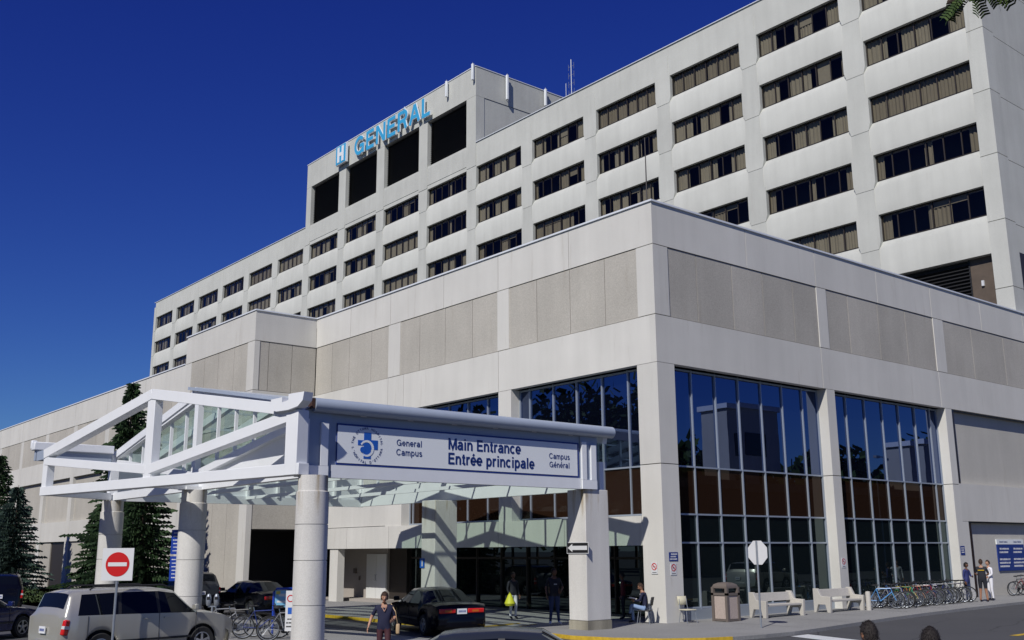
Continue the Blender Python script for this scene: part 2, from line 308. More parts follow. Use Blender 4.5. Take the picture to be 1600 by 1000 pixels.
GLY = {   # grotesque capitals and small letters: (advance, strokes), cap height 1
 'M': (1.02, [[(.12, 0), (.12, 1)], [(.90, 0), (.90, 1)], [(.14, .97), (.51, .06), (.88, .97)]]),
 'E': (.78, [[(.12, 0), (.12, 1)], [(.12, .925), (.72, .925)], [(.12, .52), (.67, .52)], [(.12, .075), (.74, .075)]]),
 'G': (.98, [_arc(.48, .5, .38, .425, 38, 318, 24) + [(.83, .14)], [(.53, .46), (.86, .46)], [(.84, .5), (.84, .02)]]),
 'C': (.92, [_arc(.48, .5, .38, .425, 38, 322, 24)]),
 'N': (.90, [[(.12, 0), (.12, 1)], [(.78, 0), (.78, 1)], [(.15, .95), (.75, .05)]]),
 'R': (.90, [[(.12, 0), (.12, 1)], [(.12, .925), (.52, .925)] + _arc(.52, .70, .23, .225, 90, -90, 10) + [(.12, .475)], [(.48, .47), (.62, .36), (.70, .10), (.76, 0)]]),
 'A': (.86, [[(.05, 0), (.42, .97)], [(.79, 0), (.42, .97)], [(.20, .33), (.64, .33)]]),
 'L': (.72, [[(.12, 0), (.12, 1)], [(.12, .075), (.68, .075)]]),
 'T': (.78, [[(.39, 0), (.39, 1)], [(.04, .925), (.74, .925)]]), 'H': (.90, [[(.12, 0), (.12, 1)], [(.78, 0), (.78, 1)], [(.12, .52), (.78, .52)]]),
 'O': (.98, [_arc(.49, .5, .38, .425, 0, 360, 26)]), 'W': (1.15, [[(.05, 1), (.32, .05)], [(.32, .05), (.57, .95)], [(.57, .95), (.82, .05)], [(.82, .05), (1.09, 1)]]),
 'P': (.82, [[(.12, 0), (.12, 1)], [(.12, .925), (.50, .925)] + _arc(.50, .68, .24, .245, 90, -90, 10) + [(.12, .435)]]), 'S': (.82, [_arc(.41, .71, .27, .215, 30, 270, 12) + _arc(.41, .29, .29, .215, 90, -150, 12)]),
 'I': (.34, [[(.17, 0), (.17, 1)]]), 'Y': (.82, [[(.04, 1), (.41, .45), (.78, 1)], [(.41, .48), (.41, 0)]]), 'V': (.82, [[(.05, 1), (.41, .03), (.77, 1)]]), 'D': (.90, [[(.12, 0), (.12, 1)], [(.12, .925), (.42, .925)] + _arc(.42, .5, .37, .425, 90, -90, 16) + [(.12, .075)]]),
 'F': (.74, [[(.12, 0), (.12, 1)], [(.12, .925), (.70, .925)], [(.12, .52), (.64, .52)]]), 'K': (.86, [[(.12, 0), (.12, 1)], [(.75, 1), (.14, .38)], [(.34, .58), (.78, 0)]]), 'U': (.90, [[(.12, 1), (.12, .34)] + _arc(.45, .34, .33, .265, 180, 360, 12) + [(.78, 1)]]), 'X': (.8, [[(.05, 0), (.75, 1)], [(.05, 1), (.75, 0)]]),
 'Ô': (.98, [_arc(.49, .5, .38, .425, 0, 360, 26), [(.32, 1.08), (.49, 1.22), (.66, 1.08)]]), "'": (.25, [[(.12, .72), (.12, 1)]]),
 'a': (.68, [_arc(.33, .50, .22, .17, 160, 20, 8) + [(.55, .44), (.55, .10), (.60, 0)], [(.55, .42), (.28, .39)] + _arc(.27, .22, .19, .155, 90, 300, 10) + [(.42, .12), (.55, .24)]]),
 'i': (.33, [[(.165, 0), (.165, xh)], [(.165, .86), (.165, 1)]]), 'l': (.33, [[(.165, 0), (.165, 1)]]),
 'n': (.70, [[(.12, 0), (.12, xh)], [(.12, .44)] + _arc(.35, .44, .22, .225, 150, 0, 10) + [(.57, 0)]]),
 'm': (1.02, [[(.12, 0), (.12, xh)], [(.12, .44)] + _arc(.32, .46, .19, .205, 150, 0, 8) + [(.51, 0)], [(.51, .44)] + _arc(.70, .46, .19, .205, 150, 0, 8) + [(.89, 0)]]),
 't': (.44, [[(.20, .92), (.20, .16)] + _arc(.31, .16, .11, .10, 180, 280, 6) + [(.40, .07)], [(.03, .66), (.38, .66)]]),
 'r': (.48, [[(.12, 0), (.12, xh)], [(.12, .42)] + _arc(.36, .42, .24, .24, 160, 85, 6) + [(.44, .66)]]),
 'c': (.66, [_arc(.34, .37, .255, .30, 45, 315, 18)]), 'e': (.68, [[(.09, .36), (.58, .36)] + _arc(.335, .37, .255, .30, 0, 318, 20)]),
 'é': (.68, [[(.09, .36), (.58, .36)] + _arc(.335, .37, .255, .30, 0, 318, 20), [(.29, .84), (.44, 1.02)]]),
 'p': (.72, [[(.12, -.27), (.12, xh)], _arc(.355, .37, .235, .30, 0, 360, 20)]), 'u': (.70, [[(.12, xh), (.12, .28)] + _arc(.34, .28, .22, .21, 180, 340, 9), [(.57, xh), (.57, 0)]]),
 's': (.64, [_arc(.32, .525, .20, .145, 35, 270, 9) + _arc(.32, .22, .22, .155, 90, -150, 10)]), ' ': (.36, []), '-': (.4, [[(.05, .4), (.35, .4)]]), '1': (.5, [[(.28, 0), (.28, 1), (.08, .78)]]), '2': (.62, [_arc(.31, .72, .22, .21, 160, -30, 9) + [(.08, .06), (.58, .06)]]), '0': (.62, [_arc(.31, .5, .22, .43, 0, 360, 18)]), '8': (.62, [_arc(.31, .73, .2, .2, 0, 360, 12), _arc(.31, .28, .22, .22, 0, 360, 12)]), '4': (.62, [[(.42, 0), (.42, 1), (.05, .3), (.58, .3)]]), '7': (.6, [[(.05, .93), (.55, .93), (.2, 0)]])}
TRK = .055
def text_width(body, sx): return sum(GLY.get(c, GLY['n'])[0] + TRK for c in body) * sx
def text(body, cap, name, mat, parent, origin, right, upv, weight=.15, depth=.004, align='LEFT', xs=1.0, grow=0):
    """one mesh for the whole word; cap = height of a capital in metres"""
    r = Vector(right).normalized(); u = Vector(upv).normalized(); n = r.cross(u); o0 = Vector(origin); mb = MB(); x = 0
    if align == 'CENTER': x = -text_width(body, xs) / 2
    k = 0; hw = weight / 2 + grow
    for ch in body:
        adv, strokes = GLY.get(ch, GLY['n'])
        for st in strokes:
            k += 1; d = depth + (k % 4) * depth * .08
            pts = [Vector((x + px_ * xs, py_)) for px_, py_ in st]
            L = []; closed = (pts[0] - pts[-1]).length < 1e-4
            for i, p in enumerate(pts):
                a = (p - pts[i - 1]) if i else (pts[1] - pts[0]); b = (pts[i + 1] - p) if i < len(pts) - 1 else a
                if closed and i in (0, len(pts) - 1): a = pts[-1] - pts[-2]; b = pts[1] - pts[0]
                a = a.normalized(); b = b.normalized(); nn = Vector((-(a + b).y, (a + b).x))
                nn = nn.normalized() if nn.length > 1e-3 else Vector((-a.y, a.x)); c_ = max(.45, nn.dot(Vector((-a.y, a.x))))
                ext = Vector((0, 0))
                if not closed and grow: ext = (-a if i == 0 else (a if i == len(pts) - 1 else Vector((0, 0)))) * grow
                L.append((p + ext + nn * hw / c_, p + ext - nn * hw / c_))
            base = len(mb.v)
            for q in L:
                for w_ in (0, d):
                    for e_ in q: mb.v.append(tuple(o0 + r * e_.x * cap + u * e_.y * cap + n * w_))
            for i in range(len(L) - 1):
                a = base + i * 4; b = a + 4
                mb.face([a + 2, a + 3, b + 3, b + 2]); mb.face([a, b, b + 1, a + 1]); mb.face([a, a + 2, b + 2, b]); mb.face([a + 1, b + 1, b + 3, a + 3])
            mb.face([base, base + 1, base + 3, base + 2]); e = base + 4 * (len(L) - 1); mb.face([e, e + 2, e + 3, e + 1])
        x += (adv + TRK) * xs
    return mb.build(name, mat, parent)
# ground heights: street falls away level, rises gently along the right-hand front, raised plateau round the photographer
def sstep(a, b, x): t = max(0, min(1, (x - a) / (b - a))); return t * t * (3 - 2 * t)
def rise(x, y): return .0075 * max(0, min(y, 40))
def gz(x, y): return -.10 + rise(x, y) + .20 * sstep(22, 8, math.hypot(x - CAM.x, y - CAM.y))
def wz(x, y): return rise(x, y)            # pavement top

# ------------------------------------------------------------------ ground, road, pavements
def axis(lo, hi, fine_lo, fine_hi, step, grow=1.35):
    a = []; x = fine_lo
    while x <= fine_hi: a.append(x); x += step
    s_ = step; x = fine_hi
    while x < hi: s_ *= grow; x += s_; a.append(min(x, hi))
    s_ = step; x = fine_lo
    while x > lo: s_ *= grow; x -= s_; a.insert(0, max(x, lo))
    return a
xs = axis(-2500, 2500, -40, 40, 2); ys = axis(-2500, 2500, -50, 50, 2)
g = MB(); g.smooth = True
for y in ys:
    for x in xs: g.v.append((x, y, gz(x, y)))
for j in range(len(ys) - 1):
    for i in range(len(xs) - 1): n = j * len(xs) + i; g.face([n, n + 1, n + len(xs) + 1, n + len(xs)])
g.build('ground', 'asphalt', kind='structure')
def flat(poly, name, mat, dz=0, skirt=.35, kind='structure'):
    """pavement sheet following the ground rise, with a skirt down to the road"""
    m = MB(); top = [(x, y, wz(x, y) + dz) for x, y in poly]; m.quad(*top)
    k = len(poly)
    if skirt:
        for i in range(k):
            a, b = top[i], top[(i + 1) % k]; m.quad(a, b, (b[0], b[1], b[2] - skirt), (a[0], a[1], a[2] - skirt))
    return m.build(name, mat, kind=kind)
def offset_line(pts, d):
    out = []
    for i, p in enumerate(pts):
        a = Vector(pts[max(i - 1, 0)]); b = Vector(pts[min(i + 1, len(pts) - 1)]); t = (b - a).normalized(); n = Vector((-t.y, t.x))
        out.append((p[0] + n.x * d, p[1] + n.y * d))
    return out
def kerb(pts, name, mat, w=.16, top=.006):
    """kerb stone strip; inside of the pavement is to the left of the line"""
    m = MB(); ins = offset_line(pts, w)
    for i in range(len(pts) - 1):
        a, b, c, d = pts[i], pts[i + 1], ins[i + 1], ins[i]
        A = [(p[0], p[1], wz(*p) + top) for p in (a, b, c, d)]; m.quad(*A)
        m.quad(A[0], A[1], (b[0], b[1], A[1][2] - .4), (a[0], a[1], A[0][2] - .4))
        if i == 0: m.quad(A[0], A[3], (d[0], d[1], A[3][2] - .4), (a[0], a[1], A[0][2] - .4))
        if i == len(pts) - 2: m.quad(A[1], A[2], (c[0], c[1], A[2][2] - .4), (b[0], b[1], A[1][2] - .4))
    return m.build(name, mat, kind='structure')
edge_r = [(-2.75, -3.6), (-2.5, -4.5), (-1.75, -5.25), (0, -5.75), (1.6, -6.0), (3.0, -5.65), (4.2, -4.85), (4.9, -3.8), (5.15, -2.9)]
edge_r2 = [(5.15, -2.9), (5.25, -1.5), (5.2, 0), (4.95, 2), (4.6, 4.2), (4.2, 7), (3.85, 10), (3.5, 14), (3.2, 20), (3.0, 28), (2.8, 40), (2.8, 60)]
edge_l = [(-24.5, -6.0), (-12.5, -6.0), (-6.0, -6.1), (-3.5, -6.25), (-3.15, -5.9), (-3.4, -4.6), (-3.55, -3.6)]
inl, inr, inr2 = offset_line(edge_l, .04), offset_line(edge_r, .04), offset_line(edge_r2, .04)
flat([(-24.5, 0), (-24.5, -5.96)] + inl[1:] + inr + inr2[1:2] + [(5.16, 0), (-.9, 0)], 'entrance_pavement', 'sidewalk')
rp = [(5.16, 0)] + [(x - .04, y) for x, y in edge_r2[3:]]
for i in range(len(rp) - 1):
    pass
m = MB()
for i in range(len(rp) - 1):
    (xa, ya), (xb, yb) = rp[i], rp[i + 1]
    m.quad((-1, ya, wz(0, ya)), (xa, ya, wz(0, ya)), (xb, yb, wz(0, yb)), (-1, yb, wz(0, yb)))
m.build('sidewalk', 'sidewalk', kind='structure')
m = MB()
for y in (1.5, 4.5, 7.5, 10.5, 13.5, 16.5, 19.5, 22.5, 25.5):     # sawn joints across the pavement
    m.quad((-.2, y, wz(0, y) + .003), (4.4 if y < 6 else 2.9, y, wz(0, y) + .003), (4.4 if y < 6 else 2.9, y + .025, wz(0, y) + .003), (-.2, y + .025, wz(0, y) + .003))
m.build('sidewalk_joints', 'asphalt', kind='structure')
MB().quad((-3.45, -6.2, -.094), (-2.3, -5.6, -.094), (-2.75, -3.6, -.004), (-3.55, -3.6, -.004)).build('kerb_ramp', 'sidewalk', kind='structure')
kerb(edge_l, 'yellow_kerb', 'yellow', w=.08, top=.010); kerb(edge_r, 'yellow_kerb', 'yellow', w=.08, top=.010); kerb(edge_r2, 'kerb', 'sidewalk', top=.008)
isl = [(-24, -15.2), (-23.4, -15.8), (.4, -15.8), (2.0, -15.2), (2.3, -14), (2.3, -11), (1.6, -9.9), (.4, -9.6), (-23.2, -9.6), (-23.8, -10.2), (-24, -11.2)]
flat(isl, 'traffic_island', 'sidewalk'); kerb(isl + isl[:1], 'kerb', 'sidewalk', top=.008)
MB().box(-24.5, -.9, 0, 2.7, -.5, 0.0).build('arcade_floor', 'sidewalk', kind='structure')
m = MB(); m.quad(*[(x, y, gz(x, y) + .006) for x, y in ((5.4, -.5), (5.35, .45), (13, -2.0), (13, -2.9))])
m.build('crossing_line', 'white_paint', kind='structure')
m = MB()
for y in range(4, 60, 2): m.quad(*[(x, yy, gz(x, yy) + .006) for x, yy in ((9.85, y), (10.1, y), (10.1, y + 2), (9.85, y + 2))])
m.build('road_centre_line', 'yellow', kind='structure')
m = MB(); xa = list(range(-120, -24, 4))
m.quad((-140, -12, -.10), (-25.2, -12, -.10), (-25.2, -3.5, -.10), (-140, -3.5, -.10)); m.build('planting_bed', 'shrub', kind='structure')

# ------------------------------------------------------------------ podium (low block with the big windows)
pod = thing('low_hospital_block', 'pale precast concrete low hospital block with tall dark windows and aggregate panels', 'building')
G = .015
def joined(lo, hi, cuts):
    e = [lo] + sorted(cuts) + [hi]; return [(e[i] + (G if i else 0), e[i + 1] - (G if i < len(e) - 2 else 0)) for i in range(len(e) - 1)]
cw = MB(); ag = MB(); ag2 = MB(); fl = MB(); core = MB()
P, S1, S2, WT, MID = 15.27, 13.62, 10.93, 9.15, 5.47
LF = lambda mb, x0, x1, z0, z1, off=0, th=.3: mb.box(x0, x1, off, th, z0, z1)      # left front, plane y = 0
RF = lambda mb, y0, y1, z0, z1, off=0, th=.3: mb.box(-th, -off, y0, y1, z0, z1)     # right front, plane x = 0
for a, b in joined(-25.5, -.3, [-21.8, -17.9, -13.3, -9.2, -4.6]): LF(cw, a, b, S1 + G, P)
LF(cw, -.3, 0, S1 + G, P)
for a, b in joined(.3, 60, [5.6, 10.4, 15.3, 20.2, 25.3, 30.2, 40, 50]): RF(cw, a, b, S1 + G, P)
for a, b in ((-.86, 0), (-9.26, -8.47), (-18.03, -16.97)): LF(cw, a, b, S2 + G, S1 - G)
for lo, hi, cuts in ((-8.47, -.86, [-6.65, -4.6, -2.6]), (-16.97, -9.26, [-15.3, -13.2, -11.1]), (-25.5, -18.03, [-23.73, -21.9, -19.7])):
    for k, (a, b) in enumerate(joined(lo, hi, cuts)): LF(ag2 if (k * 7 + int(hi)) % 3 == 0 else ag, a, b, S2 + G, S1 - G, .035)
for a, b in ((.3, .81), (10.4, 11.1), (20.25, 21.2), (30.2, 31), (40, 40.9)): RF(cw, a, b, S2 + G, S1 - G)
for lo, hi, cuts in ((.81, 10.4, [2.46, 4.62, 6.6, 8.67]), (11.1, 20.25, [12.8, 15.25, 17.66]), (21.2, 30.2, [24.1, 27.6]), (31, 40, [34, 37]), (40.9, 60, [45, 50])):
    for k, (a, b) in enumerate(joined(lo, hi, cuts)): RF(ag2 if (k * 5 + int(lo)) % 3 == 1 else ag, a, b, S2 + G, S1 - G, .035)
for a, b in joined(-25.5, -.3, [-18.0, -16.6, -9.2]): LF(cw, a, b, WT, S2 - G)
LF(cw, -.3, 0, WT, S2 - G)
for a, b in joined(.3, 60, [10.4, 20.3, 30.2]): RF(cw, a, b, WT, S2 - G)
# piers below
for z0, z1 in ((3.66, MID - G), (MID + G, WT - G)):
    for a, b in ((-9.2, -8.35), (-18.0, -16.6)): cw.box(a, b, 0, .55, z0, z1)
for z0, z1 in ((-.3, MID - G), (MID + G, WT - G)):
    cw.box(-1.0, 0, 0, .93, z0, z1)
    for a, b in ((10.6, 11.2), (20.6, 21.2)): cw.box(-.75, 0, a, b, z0, z1)
LF(cw, -25.5, -18.0 - G, 3.69, WT - G, .02)
for a, b in joined(-25.5, -1.0, [-21.5, -17.6, -13.6, -9.2, -5.1]): cw.box(a, b, -.04, .5, 2.62, 3.66)
cw.box(-25.4, -1.0, .5, 2.4, 2.66, 2.86)
# right-hand blank bays
RF(cw, 21.2, 60, 3.73, 5.52); RF(cw, 21.2, 21.75, -.3, 3.73 - G); RF(cw, 31.0, 31.8, 5.52, WT)
bl = MB(); bl.box(-.5, -.32, 21.5, 31, 5.52, WT); bl.box(-.5, -.30, 22.1, 60, -.3, 3.73); bl.box(-.5, -.32, 31.8, 60, 5.52, WT)
bj = MB(); bj.box(-.48, -.06, 21.2, 21.5, 5.53, WT - .01); bj.box(-.48, -.06, 21.75, 22.1, 0, 3.72); bj.box(-.5, -.1, 22.1, 60, 3.66, 3.72); bj.box(-.5, -.12, 21.5, 31, WT - .06, WT - .01)
# copings
fl.box(-25.5, .06, -.06, .34, P, P + .07); fl.box(-.34, .06, .34, 60, P, P + .07)
# projecting box and long wing on the left
YB = -3.7
def BF(mb, x0, x1, z0, z1, off=0): mb.box(x0, x1, YB + off, YB + .3, z0, z1)
BF(cw, -34.9, -25.5, S1 + G, P); cw.box(-25.8, -25.5, YB + .3, -G, S1 + G, P)
BF(cw, -34.9, -34.0, S2 + G, S1 - G); BF(cw, -26.35, -25.5, S2 + G, S1 - G)
for a, b in joined(-34.0, -26.35, [-32.15, -30.2, -28.1]): BF(ag, a, b, S2 + G, S1 - G, .035)
for k, (a, b) in enumerate(joined(YB + .3, -.0, [-2.84, -1.45])): (ag if k % 2 else ag2).box(-25.8, -25.535, a, b, S2 + G, S1 - G)
BF(cw, -34.9, -25.5, WT, S2 - G); cw.box(-25.8, -25.5, YB + .3, -G, WT, S2 - G)
BF(cw, -26.4, -25.5, -.3, WT - G); BF(cw, -34.9, -34.0, -.3, WT - G)
for a, b in joined(-34.0, -26.4, [-31.8, -29.9, -28.0]): BF(ag2, a, b, -.3, WT - G, .05)
ag.box(-25.8, -25.53, YB + .3, -.04, 3.66, WT - G)
fl.box(-34.95, -25.44, YB - .05, YB + .35, P, P + .07); fl.box(-25.84, -25.44, YB + .35, -.06, P, P + .07)
cw.box(-34.9, -34.6, YB + .3, 6, S1, P); cw.box(-34.6, -25.8, 2, 2.3, S1, P)
strips = [-41.5, -48.8, -56.0, -63.3, -70.6, -77.9, -85.2, -92.5]
for a, b in joined(-95, -34.9, strips): BF(cw, a, b, 11.9 + G, S1 + .0)
pv = -34.9
for sx in strips:
    BF(cw, sx, sx + .8, -.3, 11.9 - G, -.0)
    for k, (a, b) in enumerate(joined(sx + .8, pv, [sx + .8 + (pv - sx - .8) * t for t in (.33, .67)])): BF(ag if k % 2 else ag2, a, b, 9.6 + G, 11.9 - G, .035)
    BF(cw, sx + .8 + G, pv - G, 8.05, 9.6)
    BF(ag2, sx + .8, pv, 4.82, 8.05, .24)
    BF(cw, sx + .8 + G, pv - G, 3.35, 4.82)
    if sx == -63.3: BF(ag, sx + .8, -59.8, -.3, 3.35, .12)
    else: BF(ag, sx + .8, pv, -.3, 3.35, .12)
    pv = sx
fl.box(-95, -34.96, YB - .05, YB + .35, S1 + .002, S1 + .07)
# cores behind the panels
core.box(-95, -34.5, YB + .31, 20, -.3, S1 - .1); core.box(-34.5, -26.0, YB + .31, 2, 3.6, P - .4); core.box(-34.5, -28.5, YB + .31, 2, -.3, 3.6)
core.box(-26, -.9, .31, 29.5, 9.3, P - .4); core.box(-26, -.8, .9, 29.5, 3.7, 9.3); core.box(-34.5, -.9, 2.55, 29.5, -.3, 3.7); core.box(-26.0, -25.82, YB + .35, .3, 3.7, 10.9)
core.box(-.9, -.31, .5, 60, 9.3, P - .4); core.box(-1.5, -.76, .96, 60, -.3, 9.3); core.box(-.76, -.51, 21.25, 60, -.3, 9.3)
build_split(cw, 'wall_panel', 'conc', pod); build_split(ag, 'aggregate_panel', 'agg', pod); build_split(ag2, 'aggregate_panel', 'agg2', pod)
build_split(bl, 'blank_panel', 'conc_blank', pod); build_split(bj, 'panel_surround', 'brown', pod); build_split(fl, 'parapet_coping', 'flashing', pod); core.build('inner_wall', 'dark', pod)
# big windows: one part per bay with glass, frame, spandrel panes as sub-parts
def bay_r(y0, y1, mull):
    w = MB()
    for y in [y0 + .04] + mull + [y1 - .04]: w.box(-.56, -.45, y - .026, y + .026, .38, WT - .02)
    for z in (.42, 2.71, 3.73, MID, WT - .07): w.box(-.55, -.46, y0, y1, z - .03, z + .03)
    w.box(-.62, -.36, y0, y1, wz(0, y0) - .2, .38)
    f = w.build('window', 'alu', pod)
    edges = [y0] + mull + [y1]
    for z0, z1, mt, nm in ((MID, WT, 'glass_dark', 'upper_glass'), (3.73, MID, 'glass_brown', 'spandrel_panel'), (.4, 3.73, 'glass_ground', 'lower_glass')):
        q = MB()
        for i in range(len(edges) - 1):
            t1, t2 = random.uniform(-.006, .006), random.uniform(-.006, .006); x = -.52
            q.quad((x + t1, edges[i], z0), (x - t1, edges[i + 1], z0), (x - t1 + t2, edges[i + 1], z1), (x + t1 + t2, edges[i], z1))
        q.build(nm, mt, f)
    return f
bay_r(.93, 10.6, [2.38, 3.78, 5.20, 6.64, 8.05, 9.45]); bay_r(11.2, 20.6, [12.72, 14.2, 15.65, 17.07, 18.52, 19.9])
def bay_l(x0, x1, mull):
    w = MB()
    for x in [x0 + .04] + mull + [x1 - .04]: w.box(x - .026, x + .026, .45, .56, 3.66, WT - .02)
    for z in (3.72, MID, WT - .07): w.box(x0, x1, .46, .55, z - .03, z + .03)
    f = w.build('window', 'alu', pod); edges = [x0] + mull + [x1]
    for z0, z1, mt, nm in ((MID, WT, 'glass_dark', 'upper_glass'), (3.66, MID, 'glass_brown', 'spandrel_panel')):
        q = MB()
        for i in range(len(edges) - 1):
            t1, t2 = random.uniform(-.006, .006), random.uniform(-.006, .006); y = .52
            q.quad((edges[i], y + t1, z0), (edges[i + 1], y - t1, z0), (edges[i + 1], y - t1 + t2, z1), (edges[i], y + t1 + t2, z1))
        q.build(nm, mt, f)
bay_l(-8.35, -1.0, [-7.68, -6.2, -4.8, -3.36, -1.95]); bay_l(-16.6, -9.2, [-16.3, -14.9, -13.45, -12.0, -10.55])
# arcade under the band: dark glazing, vestibule with white doors
w = MB()
for x in [-19.3, -17.5, -15.6, -13.8, -12, -10.2, -8.4, -6.6, -4.8, -3.0, -1.2]: w.box(x - .04, x + .04, 2.36, 2.5, 0, 2.66)
w.box(-19.3, -1, 2.38, 2.48, 2.1, 2.2); f = w.build('arcade_glazing', 'bronze', pod)
MB().quad((-19.3, 2.46, 0), (-1, 2.46, 0), (-1, 2.46, 2.66), (-19.3, 2.46, 2.66)).build('pane', 'glass_ground', f)
MB().box(-25.4, -20.95, 2.1, 2.5, 0, 2.62).build('vestibule_wall', 'wall_beige', pod); MB().box(-20.92, -19.35, 2.2, 2.5, 0, 2.62).build('dark_panel', 'bronze', pod); MB().box(-23.25, -22.45, .02, .42, -.1, 2.61).build('pier', 'conc', pod)
w = MB(); w.box(-22.85, -21.92, 2.0, 2.08, .02, 2.35).box(-21.9, -20.97, 2.0, 2.08, .02, 2.35)
d = w.build('double_door', 'door_paint', pod)
MB().tube([(-21.99, 1.99, 1.0), (-21.99, 1.93, 1.02), (-21.99, 1.93, 1.3), (-21.99, 1.99, 1.32)], .015).tube([(-21.83, 1.99, 1.0), (-21.83, 1.93, 1.02), (-21.83, 1.93, 1.3), (-21.83, 1.99, 1.32)], .015).build('handle', 'chrome', d)
MB().box(-24.2, -23.95, 2.0, 2.1, 1.35, 1.6).build('wall_box', 'bin_brown', pod); MB().box(-23.7, -23.6, 2.04, 2.1, 1.0, 1.2).build('intercom', 'bin_brown', pod)
MB().box(-25.45, -19.4, .9, 2.1, 0, .12).build('doorstep', 'wall_beige', pod)
MB().box(-59.8, -56.0, YB + .20, YB + .30, -.1, 3.35).build('doorway', 'bronze', pod)

# ------------------------------------------------------------------ tower block
TY = 30.0
tower = thing('hospital_tower', 'long high hospital tower with rows of curtained windows behind the low block', 'building', (0, 0, 0))
BX0, BP, BW = -133.68, 8.381, 6.806
ROWS = [(37.43 - 4.01 * k, 39.17 - 4.01 * k) for k in range(5)]
TT = 41.70; XL, XR = -134.6, -.15
# horizontal bands with a sloping sill
sp = MB()
def band(z0, z1, slope_top):
    fn = lambda u, v, w_: (w_, u, v)
    poly = [(TY, z0), (TY + .8, z0), (TY + .8, z1), (TY + .27, z1), (TY, z1 - .52)] if slope_top else [(TY, z0), (TY + .8, z0), (TY + .8, z1), (TY, z1)]
    sp.prism(poly, fn, XL + .4, XR - .4)
band(ROWS[0][1], TT, False)
for k in range(4): band(ROWS[k + 1][1], ROWS[k][0], True)
band(19.02, ROWS[4][0], True); band(10, 15.2, True)
# piers
pr_ = MB()
def pier(x0, x1, zs):
    for zb, zt in zs:       # window row zb..zt ; joint just under each sill
        c = min(.15, (x1 - x0) * .2); zj = zb - .52; zu = zb + 4.01 - .52
        poly = [(x0 + c, zj + .02), (x1 - c, zj + .02), (x1, zb), (x1, zt + .30), (x1 - c, zt + .302), (x1 - c, zu - .02), (x0 + c, zu - .02), (x0 + c, zt + .302), (x0, zt + .30), (x0, zb)]
        pr_.prism([(u, v) for u, v in poly], lambda u, v, w_: (u, w_, v), TY - .025, TY + .8)
rows5 = ROWS + [(15.3, 19.02)]
for i in range(1, 16): pier(BX0 + i * BP - (BP - BW), BX0 + i * BP, ROWS[1:] + [(37.43, 39.17)] + [(17.38, 19.02)])
for zb, zt in ROWS + [(17.38, 19.02)]:
    zj = zb - .52
    for x0, x1 in ((XL, BX0), (BX0 + 15 * BP + BW, XR)): pr_.box(x0, x1, TY - .05, TY + 1.25, zj + .02, zj + 4.01 - .02)
pr_.box(BX0 + 15 * BP + BW, XR, TY - .05, TY + 1.25, 8, 16.84)
side = MB()
for zj in [ROWS[k][0] - .52 for k in range(5)] + [17.38 - .52]:
    side.box(XR - .5, XR - .16, TY + 1.25, TY + 30, zj + .02, zj + 4.01 - .02)
tb = MB(); tb.box(XL, XR - .5, TY + 1.6, TY + 29.5, 0, TT - .3); tb.box(XL, XL + .4, TY + .8, TY + 1.6, 0, TT - .02)
rc = MB(); rc.box(XL - .05, -84.6, TY - .1, TY + .4, TT + .001, TT + .06); rc.box(-49.9, XR + .05, TY - .1, TY + .4, TT + .001, TT + .06)
build_split(sp, 'spandrel_wall', 'conc_tower', tower); build_split(pr_, 'pier', 'conc_tower', tower); build_split(side, 'side_wall', 'conc_tower', tower); tb.build('inner_wall', 'room', tower); build_split(rc, 'parapet_coping', 'flashing', tower)
# windows: eight variants, copied
def curtain(mb, x0, x1, z0, z1):
    n = max(6, int((x1 - x0) / .05)); base = len(mb.v); mb.smooth = True; ph = random.random() * 6; q = random.uniform(.8, 1.5)
    for i in range(n + 1):
        x = x0 + (x1 - x0) * i / n; y = .46 + .035 * math.sin(i * 1.15 * q + ph) + .015 * math.sin(i * 2.7 + ph)
        mb.v += [(x, y, z0), (x + .01 * math.sin(i), y, z1)]
    for i in range(n): mb.face([base + 2 * i, base + 2 * i + 2, base + 2 * i + 3, base + 2 * i + 1])
def tower_window():
    w = MB(); H = 1.74; np_ = 6; pw = BW / np_
    for i in range(np_ + 1):
        x = min(max(pw * i, .04), BW - .04); w.box(x - .035, x + .035, .25, .34, 0, H)
    w.box(0, BW, .25, .34, 0, .06); w.box(0, BW, .25, .34, H - .06, H)
    f = w.build('window', 'bronze', tower)
    q = MB()
    for i in range(np_):
        t = random.uniform(-.006, .006); q.quad((pw * i, .29 + t, 0), (pw * (i + 1), .29 - t, 0), (pw * (i + 1), .29, H), (pw * i, .29, H))
    q.build('pane', 'glass_tower', f)
    c = MB(); style = random.random()
    if style < .18: curtain(c, .02, BW - .02, .02, H - .02)
    else:
        rooms = [(0, BW / 2), (BW / 2, BW)] if random.random() < .75 else [(0, BW / 3), (BW / 3, BW * 2 / 3), (BW * 2 / 3, BW)]
        for a, b in rooms:
            L = b - a; r = random.random()
            l_, r_ = random.uniform(.06, .55) * L, random.uniform(.05, .5) * L
            if random.random() < .22:      # blind pulled part of the way down
                hgt = random.choice((.25, .45, .7, .95)) * H; x0_ = a + random.choice((0, pw)); x1_ = min(b, x0_ + pw * random.choice((1, 2))); c.smooth = False
                c.box(x0_ + .06, x1_ - .06, .40, .42, H - hgt, H - .03)
            if r < .2: l_ = L
            if r > .85: r_ = .06 * L
            curtain(c, a + .03, a + min(l_, L - .05), .02, H - .02)
            if l_ < L * .95: curtain(c, max(b - r_, a + l_), b - .03, .02, H - .02)
    c.build('curtain', random.choice(['curtain', 'curtain_b', 'curtain']), f)
    return f
protos = [tower_window() for _ in range(18)]
used = set()
